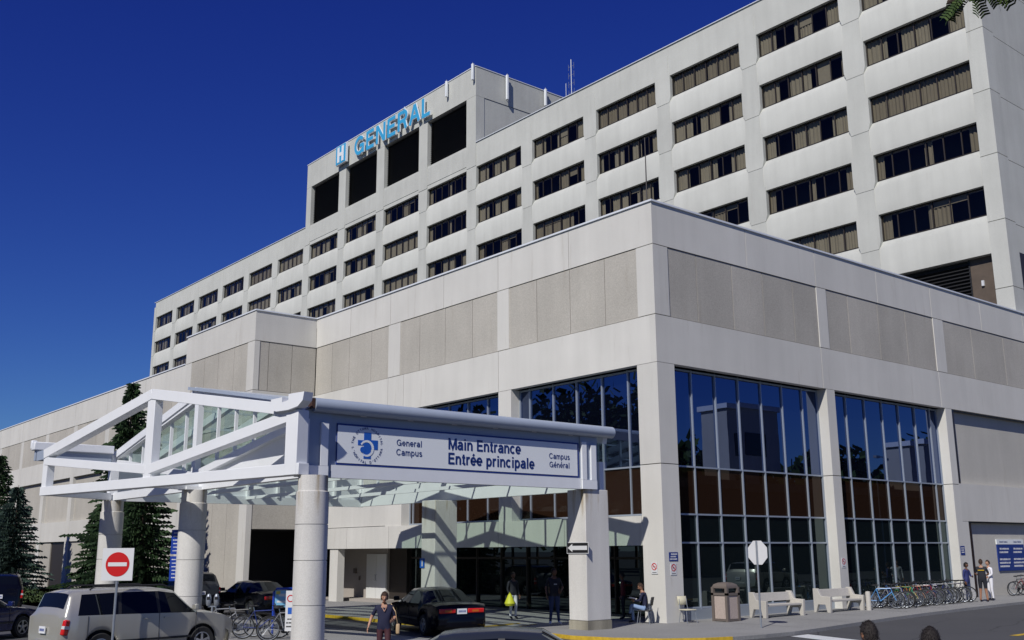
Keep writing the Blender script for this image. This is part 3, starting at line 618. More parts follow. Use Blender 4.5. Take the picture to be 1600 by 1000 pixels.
for r, (zb, zt) in enumerate(ROWS):
    for i in range(16):
        if r == 4 and i < 13: continue
        if r == 3 and i < 9: continue
        if r == 2 and i < 1: pass
        k = random.randrange(len(protos)); p = protos[k]
        o = copy_tree(p, tower) if k in used else p
        used.add(k); o.location = (BX0 + i * BP, TY, zb)
for k, p in enumerate(protos):
    if k not in used: p.location = (BX0, TY, ROWS[4][0])
# louvre row at the bottom right
lx0, lx1 = BX0 + 15 * BP, BX0 + 15 * BP + BW
m = MB(); m.box(lx0 - 8, lx1 - 1.55, TY + .6, TY + .7, 15.2, 19.02)
for k in range(17): z = 15.3 + k * .215; m.beam((lx0 - 8, TY + .42, z), (lx1 - 1.55, TY + .42, z), .16, .02, side=(0, .8, .6))
m.box(lx1 - 1.6, lx1 - 1.52, TY + .38, TY + .5, 15.2, 19.02)
m.build('louvre', 'louver', tower)
bp = MB().box(lx1 - 1.52, lx1, TY + .42, TY + .6, 15.2, 19.02).build('service_panel', 'brown_panel', tower)
MB().box(lx1 - .92, lx1 - .78, TY + .30, TY + .42, 17.3, 17.62).build('lamp', 'white', bp)
MB().box(XR - .3, XR - .05, TY + 1.3, TY + 6, 15.8, 19.1).build('side_louvre', 'bronze', tower)
# penthouse plant room
PX0, PX1, PZ, PB = -84.55, -49.91, 49.85, 59
ph = MB()
LZ0, LZ1 = 41.45, 46.74
ph.box(PX0, PX1, TY - .06, TY + .5, LZ1, PZ)
bays = [(BX0 + i * BP, BX0 + i * BP + BW) for i in (6, 7, 8, 9)]
edges = [PX0] + [v for b in bays for v in b] + [PX1]
for i in range(0, len(edges), 2): ph.box(edges[i], edges[i + 1], TY - .06, TY + .5, TT - 2.4, LZ1 - .02)
for a, b in bays: ph.box(a, b, TY - .04, TY + .5, TT - 2.1, LZ0)
ph.box(PX1 - .4, PX1, TY + .5, TY + 1.0, TT - .3, LZ1 - .02); ph.box(PX1 - .4, PX1 - .05, TY + 1.03, 45.6, TT - .3, LZ1 - .03); ph.box(PX1 - .4, PX1, TY + .5, 45.6, LZ1, PZ)
ph.box(PX0, PX0 + .4, TY + .5, 45.6, TT - .3, PZ); ph.box(PX0, PX1, 45.2, 45.6, TT - .3, PZ); ph.box(PX0 + .4, PX1 - .4, TY + .5, 45.2, PZ - .8, PZ - .5)
ph.build('plant_room_wall', 'conc_tower', tower)
lv = MB()
for a, b in bays:
    lv.box(a, b, TY + .62, TY + .7, LZ0, LZ1)
    z = LZ0 + .12
    while z < LZ1 - .05: lv.beam((a, TY + .42, z), (b, TY + .42, z), .2, .02, side=(0, .8, .6)); z += .22
lv.build('plant_room_louvre', 'louver', tower)
MB().box(PX0 - .05, PX1 + .05, TY - .12, TY + .4, PZ + .001, PZ + .08).box(PX1 - .35, PX1 + .05, TY + .4, 45.6, PZ + .001, PZ + .08).build('plant_room_coping', 'flashing', tower)

# roof sign: H panel and letters
rs = thing('rooftop_sign', 'light blue GENERAL letters and white H on blue square, high on the plant room', 'sign', (-75, TY, 47))
rs.location = (0, 0, 0)
h = MB().box(-76.55, -74.2, TY - .62, TY - .35, 47.15, 49.55).build('letter_panel', 'letter_edge', rs)
MB().box(-76.47, -74.28, TY - .66, TY - .622, 47.22, 49.48).build('blue_face', 'letter_face', h)
MB().box(-76.1, -75.62, TY - .70, TY - .664, 47.4, 49.3).box(-75.13, -74.65, TY - .70, TY - .664, 47.4, 49.3).box(-75.62, -75.13, TY - .70, TY - .664, 48.13, 48.57).build('letter', 'letter_edge', h)
xw = -72.55
for ch_ in 'GENERAL':
    a = text(ch_, 2.2, 'letter', 'letter_edge', rs, (xw, TY - .35, 47.15), (1, 0, 0), (0, 0, 1), weight=.19, depth=.10, xs=1.05, grow=.022)
    b_ = text(ch_, 2.2, 'letter_face', 'letter_face', a, (xw, TY - .47, 47.15), (1, 0, 0), (0, 0, 1), weight=.19, depth=.02, xs=1.05, grow=.0)
    xw += GLY[ch_][0] * 2.2 * 1.05 + .28

# rooftop antennas
def panel_antenna(x, y, z, label, h=1.75, wall_dx=0, wall_dy=.3):
    t = thing('rooftop_antenna', label, 'antenna', (x, y, z), 0, 'panel antennas on the plant room parapet')
    MB().box(-.12, .12, -.12, .12, 0, h).build('panel', 'sign_white', t, bevel=.03)
    MB().tube([(0, 0, h), (0, 0, h + .18)], .03).beam((0, 0, .3), (wall_dx, wall_dy, .3), .06, .06).beam((0, 0, h - .3), (wall_dx, wall_dy, h - .3), .06, .06).build('bracket', 'galv', t)
panel_antenna(-54.5, TY - .35, 48.1, 'white panel antenna beside the last letter of the rooftop sign')
panel_antenna(-50.05, TY - .35, 48.3, 'white panel antenna at the very corner of the plant room')
panel_antenna(PX1 + .35, 33.7, 47.2, 'tall white panel antenna on the shaded side, nearest the plant room corner', 2.7, -.3, 0)
panel_antenna(PX1 + .35, 38.9, 48.0, 'white panel antenna on the plant room side, closest to the mast', 1.9, -.3, 0)
t = thing('radio_mast', 'thin radio mast with side dipoles standing on the tower roof', 'mast', (-48.85, 42, TT - .3))
m = MB(); m.tube([(0, 0, 0), (0, 0, 12.6)], .05, 6); m.tube([(-.65, -.2, 0), (-.65, -.2, 10.0)], .035, 6)
m.build('pole', 'galv', t)
m = MB()
for z in (8.6, 9.6, 10.6, 11.6):
    for s_ in (-1, 1): m.tube([(0, 0, z + .2), (s_ * .42, 0, z + .2)], .02, 5); m.tube([(s_ * .42, 0, z - .15), (s_ * .42, 0, z + .55)], .022, 5)
m.build('dipoles', 'galv', t)
t = thing('whip_antenna', 'tiny thin whip antenna above the rooftop sign', 'antenna', (-76.4, 33, PZ - .6)); MB().tube([(0, 0, 0), (0, 0, 3.2)], .03, 5).lathe([(.1, 0), (.1, .5)], n=8).build('rod', 'galv', t)
t = thing('lightning_rod', 'thin dark rod standing on the parapet corner of the low block', 'rod', (-.65, .5, P - .6)); MB().tube([(0, 0, 0), (0, 0, 3.5)], [.03, .018], 6).lathe([(.08, 0), (.08, .7)], n=8).build('rod', 'bronze', t)

# ------------------------------------------------------------------ entrance canopy
can = thing('entrance_canopy', 'white steel gabled entrance canopy with glass roof in front of the building', 'canopy')
CX0, CX1, CY0, CY1 = -15.15, .40, -14.1, -3.05
RX, RZ, EZ, BZ = -7.5, 7.72, 6.2, 4.40
def colr(x, y, name='column', rad=.42, top=BZ):
    m = MB(); prof = [(rad, -.2)]
    for z in (1.15, 2.25, 3.15): prof += [(rad, z - .012), (rad - .02, z - .008), (rad - .02, z + .008), (rad, z + .012)]
    prof += [(rad, top - .42), (rad - .035, top - .40), (rad - .035, top)]
    m.smooth = True; m.lathe(prof, (x, y, 0), 40)
    return m.build(name, 'conc_col', can)
colr(.80, -14.22); colr(-6.95, -14.2); colr(-15.1, -14.0)
def colsq(x0, x1, y0, y1):
    c_ = MB().box(x0, x1, y0, y1, .28, BZ).build('column', 'conc_col', can, bevel=.02)
    MB().box(x0 - .01, x1 + .01, y0 - .01, y1 + .01, -.3, .275).build('column_base', 'conc_base', c_)
colsq(-.42, .43, -4.15, -3.1); colsq(-8.85, -7.95, -4.15, -3.1)
# front truss, standing a little askew in front of the glazed gable
A = Vector((.72, -14.55, 0)); Bv = Vector((-13.15, -17.02, 0)); TD = (Bv - A).normalized(); TN = Vector((-TD.y, TD.x, 0)); TLn = (Bv - A).length
def tp(s_, z): return A + TD * s_ + Vector((0, 0, z))
sideN = (TN.x, TN.y, 0)
tr = MB(); KS = 7.28
BEAMS = [((-.12, BZ + .16), (TLn, BZ + .16), .30), ((KS, 7.26), (.12, 6.08), .32), ((KS, 7.26), (TLn, 5.84), .32),
         ((KS - .1, 4.95), (.35, 5.98), .30), ((KS + .1, 4.95), (TLn - .1, 5.60), .27), ((KS, BZ + .0), (KS, 7.2), .42), ((TLn - .16, BZ + .3), (TLn - .16, 5.8), .32)]
for k, ((s0, z0), (s1, z1), hh) in enumerate(BEAMS):
    m = MB(); m.beam(tp(s0, z0), tp(s1, z1), .34 - .012 * k, hh, side=sideN); m.build('truss_member', 'steel_white', can, bevel=.012)
MB().beam(tp(.22, BZ + .012), tp(.22, 6.1), .36, .50, side=sideN).build('end_post', 'steel_white', can, bevel=.012)
# second truss / gable frame at the glass line
gy = CY0 + .12
for k, (p0, p1, hh) in enumerate([((CX0, BZ + .15), (CX1 - .45, BZ + .15), .28), ((RX, RZ - .22), (CX0, EZ - .14), .34), ((RX, RZ - .22), (CX1 - .1, EZ - .0), .30), ((RX, 4.9), (CX0 + .1, 5.85), .22), ((RX, 4.9), (CX1 - .3, 6.0), .22), ((RX, BZ), (RX, RZ - .3), .30)]):
    m = MB(); m.beam((p0[0], gy, p0[1]), (p1[0], gy, p1[1]), .24 - .01 * k, hh, side=(0, 1, 0)); m.build('gable_member', 'steel_white', can)
def rzf(x): return RZ - .35 - (RZ - EZ) * abs(x - RX) / (RX - CX0 if x < RX else CX1 - RX)
def dz(x): return 4.95 + .95 * abs(x - RX) / 7.65
gm = MB()
n = 12
for i in range(1, n):
    x = CX0 + (CX1 - CX0) * i / n
    if abs(x - RX) < .4: continue
    gm.box(x - .035, x + .035, gy + .03, gy + .13, dz(x), rzf(x) + .1)
build_split(gm, 'gable_mullion', 'steel_white', can)
gq = MB(); gq.quad((CX0, gy + .14, dz(CX0)), (RX, gy + .14, dz(RX)), (RX, gy + .14, rzf(RX)), (CX0, gy + .14, rzf(CX0))).quad((RX, gy + .14, dz(RX)), (CX1, gy + .14, dz(CX1)), (CX1, gy + .14, rzf(CX1)), (RX, gy + .14, rzf(RX)))
gq.build('gable_glass', 'glass_roof', can)
MB().quad((RX + .2, gy + .06, BZ + .3), (CX1 - .3, gy + .06, BZ + .3), (CX1 - .3, gy + .06, 5.9), (RX + .2, gy + .06, 4.95)).build('infill_panel', 'steel_white', can)
# rear gable
ry = CY1
rg = MB(); rg.box(CX0, CX1 - .3, ry - .1, ry + .1, BZ + .02, 5.35); rg.build('rear_beam', 'steel_white', can)
for p0, p1 in (((RX, RZ - .25), (CX0, EZ - .12)), ((RX, RZ - .25), (CX1 - .1, EZ - .12))):
    m = MB(); m.beam((p0[0], ry, p0[1]), (p1[0], ry, p1[1]), .16, .28, side=(0, 1, 0)); m.build('rear_gable_member', 'steel_white', can)
gm = MB()
for i in range(1, n):
    x = CX0 + (CX1 - CX0) * i / n; gm.box(x - .035, x + .035, ry - .05, ry + .05, 5.3, rzf(x) + .15)
build_split(gm, 'rear_mullion', 'steel_white', can)
MB().quad((CX0, ry + .06, 5.35), (CX1, ry + .06, 5.35), (CX1, ry + .06, EZ - .2), (RX, ry + .06, RZ - .3), (CX0, ry + .06, EZ - .2)).build('rear_glass', 'glass_roof', can)
# side wall on the left: ribbed fascia
ls = MB(); ls.box(CX0 - .1, CX0 + .1, CY0, CY1, BZ, 4.72); ls.box(CX0 - .09, CX0 + .09, CY0, CY1, 5.9, EZ)
for i in range(9): y = CY0 + .1 + (CY1 - CY0 - .2) * i / 8; ls.box(CX0 - .07, CX0 + .16, y - .05, y + .05, 4.7, 5.92)
ls.build('left_side_frame', 'steel_white', can)
MB().box(CX0 - .04, CX0, CY0 + .1, CY1 - .1, 4.72, 5.9).build('left_fascia', 'steel_white', can)
# inner edge beam on the left, hanging lower, and inner tie beams across
m = MB()
for y in (-11.4, -8.6, -5.8): m.beam((CX0 + .1, y, BZ + .25), (CX1 - .3, y, BZ + .25), .1, .12)
m.build('tie_rods', 'steel_white', can)
# roof glass and rafters
def rooftop(x): return RZ - (RZ - EZ) * abs(x - RX) / (RX - CX0 if x < RX else CX1 - RX)
rf = MB(); k = 0; y = CY0 + .05
ysr = [CY0 + .05 + (CY1 - CY0 - .1) * i / 7 for i in range(8)]
for y in ysr:
    for xe in (CX0, CX1 - .05): rf.beam((RX, y, RZ - .14), (xe, y, EZ - .14), .19, .26, side=(0, 1, 0))
for t in (.25, .5, .75):
    for xe in (CX0, CX1 - .05):
        x = RX + (xe - RX) * t; rf.beam((x, CY0, rooftop(x) - .05), (x, CY1, rooftop(x) - .05), .06, .07)
rf.beam((RX, CY0 - .1, RZ - .02), (RX, CY1 + .1, RZ - .02), .3, .12)
rf.build('roof_frame', 'steel_white', can)
MB().quad((CX0, CY0, EZ), (RX, CY0, RZ), (RX, CY1, RZ), (CX0, CY1, EZ)).quad((RX, CY0, RZ), (CX1, CY0, EZ), (CX1, CY1, EZ), (RX, CY1, RZ)).build('roof_glass', 'glass_roof', can)
MB().beam((RX - .2, CY0 - .14, RZ + .03), (CX1 - .3, CY0 - .14, EZ + .22), .18, .10, side=(0, 1, 0)).build('roof_flashing', 'gutter_paint', can)
# right side wall that carries the sign
sw = MB(); sw.box(.12, .36, CY0 + .35, -3.6, BZ + .01, 6.2); sw.build('fascia_wall', 'gutter_paint', can)
MB().box(.362, .44, -13.5, -4.32, BZ + .0, 4.74).build('lower_beam', 'steel_white', can)
for y0, y1 in ((-14.42, -13.52), (-4.30, -3.55)):
    m = MB(); m.box(.10, .42, y0, y1, BZ + .002, 6.2)
    o = m.build('corner_post', 'gutter_paint', can)
    m = MB(); m.box(.425, .50, y0, y0 + .20, BZ + .30, 5.92); m.box(.425, .50, y1 - .34, y1 - .12, BZ + .30, 5.85); m.box(.425, .50, y0, y1 - .1, BZ + .004, BZ + .295)
    m.build('post_trim', 'steel_white', o)
# gutters
gt = MB(); gt.smooth = True
def gut(x, y0, y1, z, r=.19, nn=14):
    prof = []
    for i in range(nn + 1):
        t = R(-95 + 200 * i / nn); prof.append((math.cos(t) * r, math.sin(t) * r))
    b = len(gt.v)
    for y in (y0, y1):
        for u, v in prof: gt.v.append((x + u, y, z + v))
    for i in range(nn): gt.face([b + i, b + i + 1, b + nn + 2 + i, b + nn + 1 + i])
    gt.smooth = False; gt.face([b + i for i in range(nn + 1)]); gt.face([b + nn + 1 + i for i in range(nn + 1)]); gt.smooth = True
gut(.52, -14.15, -2.95, 6.30)
gt.smooth = False; gt.box(.0, .52, -14.3, -2.95, 6.2, 6.24); gt.build('gutter', 'gutter_paint', can)
MB().box(.42, .66, -14.26, -14.16, 6.20, 6.46).build('gutter_rust', 'rust', can)
# scrolled end plate of the gutter
prof = [(-1.1, 6.44), (-1.1, 6.16), (-.85, 6.10), (-.35, 6.10), (.05, 6.16), (.25, 6.30), (.30, 6.52), (-.35, 6.52), (-.35, 6.36), (-.62, 6.32), (-.62, 6.46)]
MB().prism([(u, v) for u, v in prof], lambda u, v, w_: A + TD * (-u - .1) + TN * w_ + Vector((0, 0, v)), .0, .30).build('gutter_end', 'steel_white', can)
gt = MB(); gt.box(-15.05, -14.65, -17.1, -14.25, 6.12, 6.42); gt.box(-15.2, -15.05, -17.1, -16.9, 6.18, 6.5)
gt.build('gutter', 'steel_white', can, bevel=.03); MB().box(-14.95, -14.75, -17.0, -14.3, BZ + 1.35, 6.12).box(-14.6, -13.2, -17.0, -16.8, 5.72, 6.05).build('gutter_support', 'gutter_paint', can)
MB().beam((-15.0, -14.2, BZ + .15), (-13.1, -16.9, BZ + .15), .25, .25).beam((-15.0, -14.1, BZ + .2), (-15, -14.1, 6.1), .3, .3, side=(1, 0, 0)).build('corner_bracket', 'steel_white', can)
MB().box(-7.3, -6.6, -14.6, -13.9, BZ - .0, BZ + .1).beam((-7, -14.15, BZ + .1), (-6.3, -15.8, BZ + .1), .2, .2).build('column_bracket', 'steel_white', can)

# sign board on the canopy
sb = thing('main_entrance_sign', 'long white board reading Main Entrance / Entree principale with blue cross emblem', 'sign')
MB().box(.364, .40, -13.33, -4.36, 4.76, 5.88).build('frame', 'sign_navy', sb)
MB().box(.40, .412, -13.31, -4.44, 4.81, 5.83).build('board', 'sign_white', sb)
RT = ((0, 1, 0), (0, 0, 1)); X = .416
for y_, z_, words, cap in ((-9.62, 5.38, ('Main', 'Entrance'), .33), (-9.62, 4.95, ('Entrée', 'principale'), .33)):
    for w_ in words:
        text(w_, cap, 'lettering', 'navy', sb, (X, y_, z_), *RT, weight=.185, xs=.95); y_ += text_width(w_ + ' ', .95) * cap
for w_, y_, z_ in (('General', -10.98, 5.38), ('Campus', -10.98, 5.11), ('Campus', -5.22, 5.31), ('Général', -5.22, 5.04)):
    text(w_, .18, 'lettering', 'navy', sb, (X, y_, z_), *RT, weight=.13, align='CENTER', xs=1.0)
em = MB(); ey, ez = -12.38, 5.32
for (a, b, c, d) in ((-.11, .12, -.36, .36), (.12, .34, -.10, .16), (-.30, -.11, -.0, .14)): em.box(X - .004, X + .004, ey + a, ey + b, ez + c, ez + d)
e = em.build('emblem', 'cross_blue', sb)
arc = [(X + .006, ey - .02 + .20 * math.cos(t), ez - .08 + .20 * math.sin(t)) for t in [R(150 - 14 * i) for i in range(20)]]
am = MB()
for i in range(len(arc) - 1): am.beam(arc[i], arc[i + 1], .004, .075 * (1 - .4 * abs(i - 9) / 10), side=(1, 0, 0))
am.build('emblem_arc', 'sign_white', e)
MB().lathe([(.085, 0), (.085, .006)], (X, ey - .14, ez - .12), 16, axis='x').build('emblem_dot', 'cross_blue', e)
def ring_text(s_, r, a0, a1, flip=False):
    n_ = len(s_)
    for i, ch_ in enumerate(s_):
        if ch_ == ' ': continue
        t = R(a0 + (a1 - a0) * i / (n_ - 1)); rad = Vector((0, math.cos(t), math.sin(t)))
        upv = -rad if flip else rad; rt = Vector((0, upv.z, -upv.y))
        text(ch_, .068, 'emblem_letter', 'navy', e, (X + .002, ey + rad.y * r, ez + rad.z * r), rt, upv, weight=.15, depth=.002, align='CENTER')
ring_text('THE OTTAWA HOSPITAL', .44, 172, 8); ring_text("L'HÔPITAL D'OTTAWA", .50, 190, 350, True)

# ------------------------------------------------------------------ trees
def spruce(name, label, x, y, z0, H, rad, mat, seed, group=None, full=1.0):
    rnd = random.Random(seed); t = thing(name, label, 'tree', (x, y, z0), 0, group)
    MB().tube([(0, 0, -.2), (0, 0, H * .5), (0, 0, H * .99)], [.13 + H * .008, .09, .015], 8).build('trunk', 'bark', t)
    m = MB(); z = .35
    while z < H * .985:
        f = z / H; rr = rad * (1 - f) ** .85 * (1 + .15 * math.sin(z * 2.1 + seed)) + .06
        nb = 7 if f < .8 else 5; a0 = rnd.random() * 6.28
        for k in range(nb):
            a = a0 + k * 6.283 / nb + rnd.uniform(-.25, .25); L = rr * rnd.uniform(.62, 1.12) * (1.25 if rnd.random() < .12 else 1)
            d = Vector((math.cos(a), math.sin(a), 0)); s_ = Vector((-d.y, d.x, 0)); droop = rnd.uniform(.12, .34) * (1.1 - f); nseg = max(3, int(L / .17))
            for i in range(1, nseg + 1):
                q = i / nseg; p = d * (L * q) + Vector((0, 0, z - droop * L * q * q + .10 * L * q ** 3))
                wd = (.10 + .30 * L * (1 - q) * .55) * rnd.uniform(.8, 1.2)
                for sg in (-1, 1):
                    for j in range(2):
                        e = p + s_ * sg * wd * (1 - .45 * j) + d * (.10 + .12 * rnd.random()) * (1 + j) * .7 + Vector((0, 0, -.06 - .10 * rnd.random()))
                        w_ = d * .045 + Vector((0, 0, .035)); m.quad(p - w_ * 1.2, p + w_, e + w_ * .5, e - w_ * .6)
                if rnd.random() < .8:
                    e = p + Vector((rnd.uniform(-.05, .05), rnd.uniform(-.05, .05), -.16 - .1 * rnd.random())); m.quad(p - s_ * .05, p + s_ * .05, e + s_ * .03, e - s_ * .03)
        z += rnd.uniform(.15, .21) * (1.0 if f < .7 else .8) / full
    m.build('crown', mat, t)
gl = gz(-40, -9)
spruce('spruce_tree', 'tallest dark spruce, rising behind the white canopy truss', -29.0, -8.8, gl, 11.5, 2.35, 'spruce', 1)
spruce('spruce_tree', 'spruce close behind the canopy columns, top just over the sloping truss beam', -21.1, -10.6, gz(-20, -10), 8.5, 1.9, 'spruce', 2)
spruce('spruce_tree', 'low spruce filling the gap below the canopy, left of the first round column', -31.8, -9.0, gl, 5.2, 1.7, 'spruce', 5)
spruce('spruce_tree', 'big spruce cut by the left edge of the photo', -52.5, -9.4, gl, 9.4, 2.5, 'spruce', 3)
spruce('spruce_tree', 'bluish bushy spruce standing between the left edge and the dark doorway', -45.6, -9.8, gl, 6.9, 2.3, 'spruce_blue', 4)
def bush(label, x, y, r, h, mat, seed):
    rnd = random.Random(seed); m = MB()
    for i in range(900):
        a = rnd.random() * 6.28; q = math.sqrt(rnd.random()); z = h * rnd.random() * (1 - .4 * q); p = Vector((r * q * math.cos(a), r * q * math.sin(a), z))
        s_ = Vector((rnd.uniform(-1, 1), rnd.uniform(-1, 1), rnd.uniform(-1, 1))).normalized() * .06; u = Vector((rnd.uniform(-1, 1), rnd.uniform(-1, 1), rnd.uniform(-1, 1))).normalized() * .05
        m.quad(p - s_, p + u, p + s_, p - u)
    t = thing('shrub', label, 'shrub', (x, y, gl), 0); m.build('foliage', mat, t); MB().tube([(0, 0, -.1), (0, 0, h * .6)], .03, 5).build('stem', 'bark', t)
bush('low reddish shrub in the bed under the dark doorway', -43.5, -11.5, 1.7, 1.0, 'leafred', 3); bush('green shrub beside the reddish one, behind the parked cars', -36, -11.5, 1.6, .9, 'shrub', 4)

# deciduous street tree just outside the right edge, one limb reaching into the picture
def leafy_limb(m, pts, rnd, dens=1.0):
    for i in range(len(pts) - 1):
        a, b = Vector(pts[i]), Vector(pts[i + 1]); n_ = max(1, int((b - a).length / .10 * dens))
        for k in range(n_):
            p = a.lerp(b, (k + rnd.random()) / n_); d = Vector((rnd.uniform(-1, 1), rnd.uniform(-1, 1), rnd.uniform(-1.1, .3))).normalized(); L = rnd.uniform(.10, .20)
            s_ = d.cross(Vector((rnd.uniform(-1, 1), rnd.uniform(-1, 1), rnd.uniform(-1, 1)))).normalized()
            for j in range(9):          # pinnate leaf
                c = p + d * L * (j + 1) / 9 + Vector((0, 0, -.03 * j / 9))
                for sg in (-1, 1):
                    e = c + s_ * sg * .036 + d * .012; w_ = d * .008; m.quad(c - w_, e - w_ * .8, e + w_ * .8, c + w_)
t = thing('street_tree', 'leafy tree limb hanging into the top right corner', 'tree', (26.9, -17.2, gz(26.9, -17.2)))
tz = gz(26.9, -17.2)
lim = [[(0, 0, 2.6), (-1.4, -1.0, 4.4), (-3.0, -2.1, 5.8), (-4.2, -3.1, 6.24), (-4.75, -3.28, 6.27), (-5.35, -3.2, 6.32)], [(-4.2, -3.1, 6.24), (-4.6, -3.45, 6.20), (-5.0, -3.55, 6.25)], [(-1.9, -.9, 4.75), (-2.2, -.2, 5.5), (-3.0, .4, 6.1)], [(0, 0, 3.2), (.9, .6, 4.6), (1.8, 1.2, 5.6)], [(0, 0, 3.4), (-.3, 1.1, 5.0), (-.5, 2.0, 6.4)], [(0, 0, 3.6), (.4, -1.0, 5.0), (.9, -1.9, 6.0)], [(-3.0, -1.4, 5.45), (-3.2, -.8, 5.75), (-3.4, -.2, 5.9)]]
m = MB(); m.tube([(0, 0, -.2), (.02, 0, 1.5), (0, 0, 3.0), (.05, .05, 5.5), (0, .1, 7.0)], [.17, .14, .12, .07, .03], 10)
for L in lim: m.tube(L, [.06 - .045 * i / (len(L) - 1) for i in range(len(L))], 6)
m.build('trunk', 'bark', t)
m = MB(); rnd = random.Random(12)
for i, L in enumerate(lim): leafy_limb(m, L[-3:], rnd, 6 if i < 2 else 2.4)
for i in range(46):
    a = rnd.random() * 6.28; r_ = rnd.uniform(.3, 2.2); z = rnd.uniform(4.3, 7.4); leafy_limb(m, [(r_ * math.cos(a), r_ * math.sin(a) + .4, z), (r_ * 1.25 * math.cos(a), r_ * 1.25 * math.sin(a) + .4, z + .1)], rnd, 3.2)
m.build('crown', 'leaf', t)

# ------------------------------------------------------------------ cars
SUV = dict(L=4.7, wb=(-1.36, 1.34), wr=.355, track=.80, st=[(-2.36, -2.32, 1.08, 1.12, .80, .74), (-2.29, -2.23, 1.11, 1.30, .86, .76), (-2.18, -2.11, 1.13, 1.63, .90, .72), (-1.97, -1.86, 1.13, 1.69, .915, .74), (-.98, -.94, 1.12, 1.715, .92, .74), (-.90, -.86, 1.12, 1.715, .92, .74), (.06, .02, 1.10, 1.715, .92, .74), (.14, .10, 1.10, 1.715, .92, .74), (1.00, .55, 1.08, 1.65, .91, .73), (1.24, 1.16, 1.07, 1.11, .90, .84), (1.60, 1.60, 1.04, 1.09, .885, .80), (2.0, 2.0, .97, 1.01, .86, .72), (2.25, 2.25, .84, .88, .78, .62), (2.36, 2.36, .62, .64, .66, .5)],
           side=[3, 5, 7], front=8, rear=1)
SED = dict(L=4.85, wb=(-1.40, 1.42), wr=.325, track=.78, st=[(-2.44, -2.44, .80, .84, .76, .68), (-2.36, -2.36, .90, .95, .82, .72), (-2.15, -2.15, .96, 1.01, .86, .74), (-1.70, -1.66, .96, 1.02, .88, .76), (-1.30, -1.02, .96, 1.35, .89, .63), (-1.05, -.80, .955, 1.385, .89, .62), (-.22, -.22, .95, 1.415, .90, .62), (-.13, -.13, .95, 1.415, .90, .62), (.72, .35, .94, 1.385, .895, .61), (1.12, 1.08, .93, .965, .88, .78), (1.6, 1.6, .88, .92, .87, .74), (2.1, 2.1, .78, .82, .82, .64), (2.35, 2.35, .66, .69, .72, .52), (2.43, 2.43, .52, .55, .6, .42)],
           side=[5, 7], front=8, rear=3)
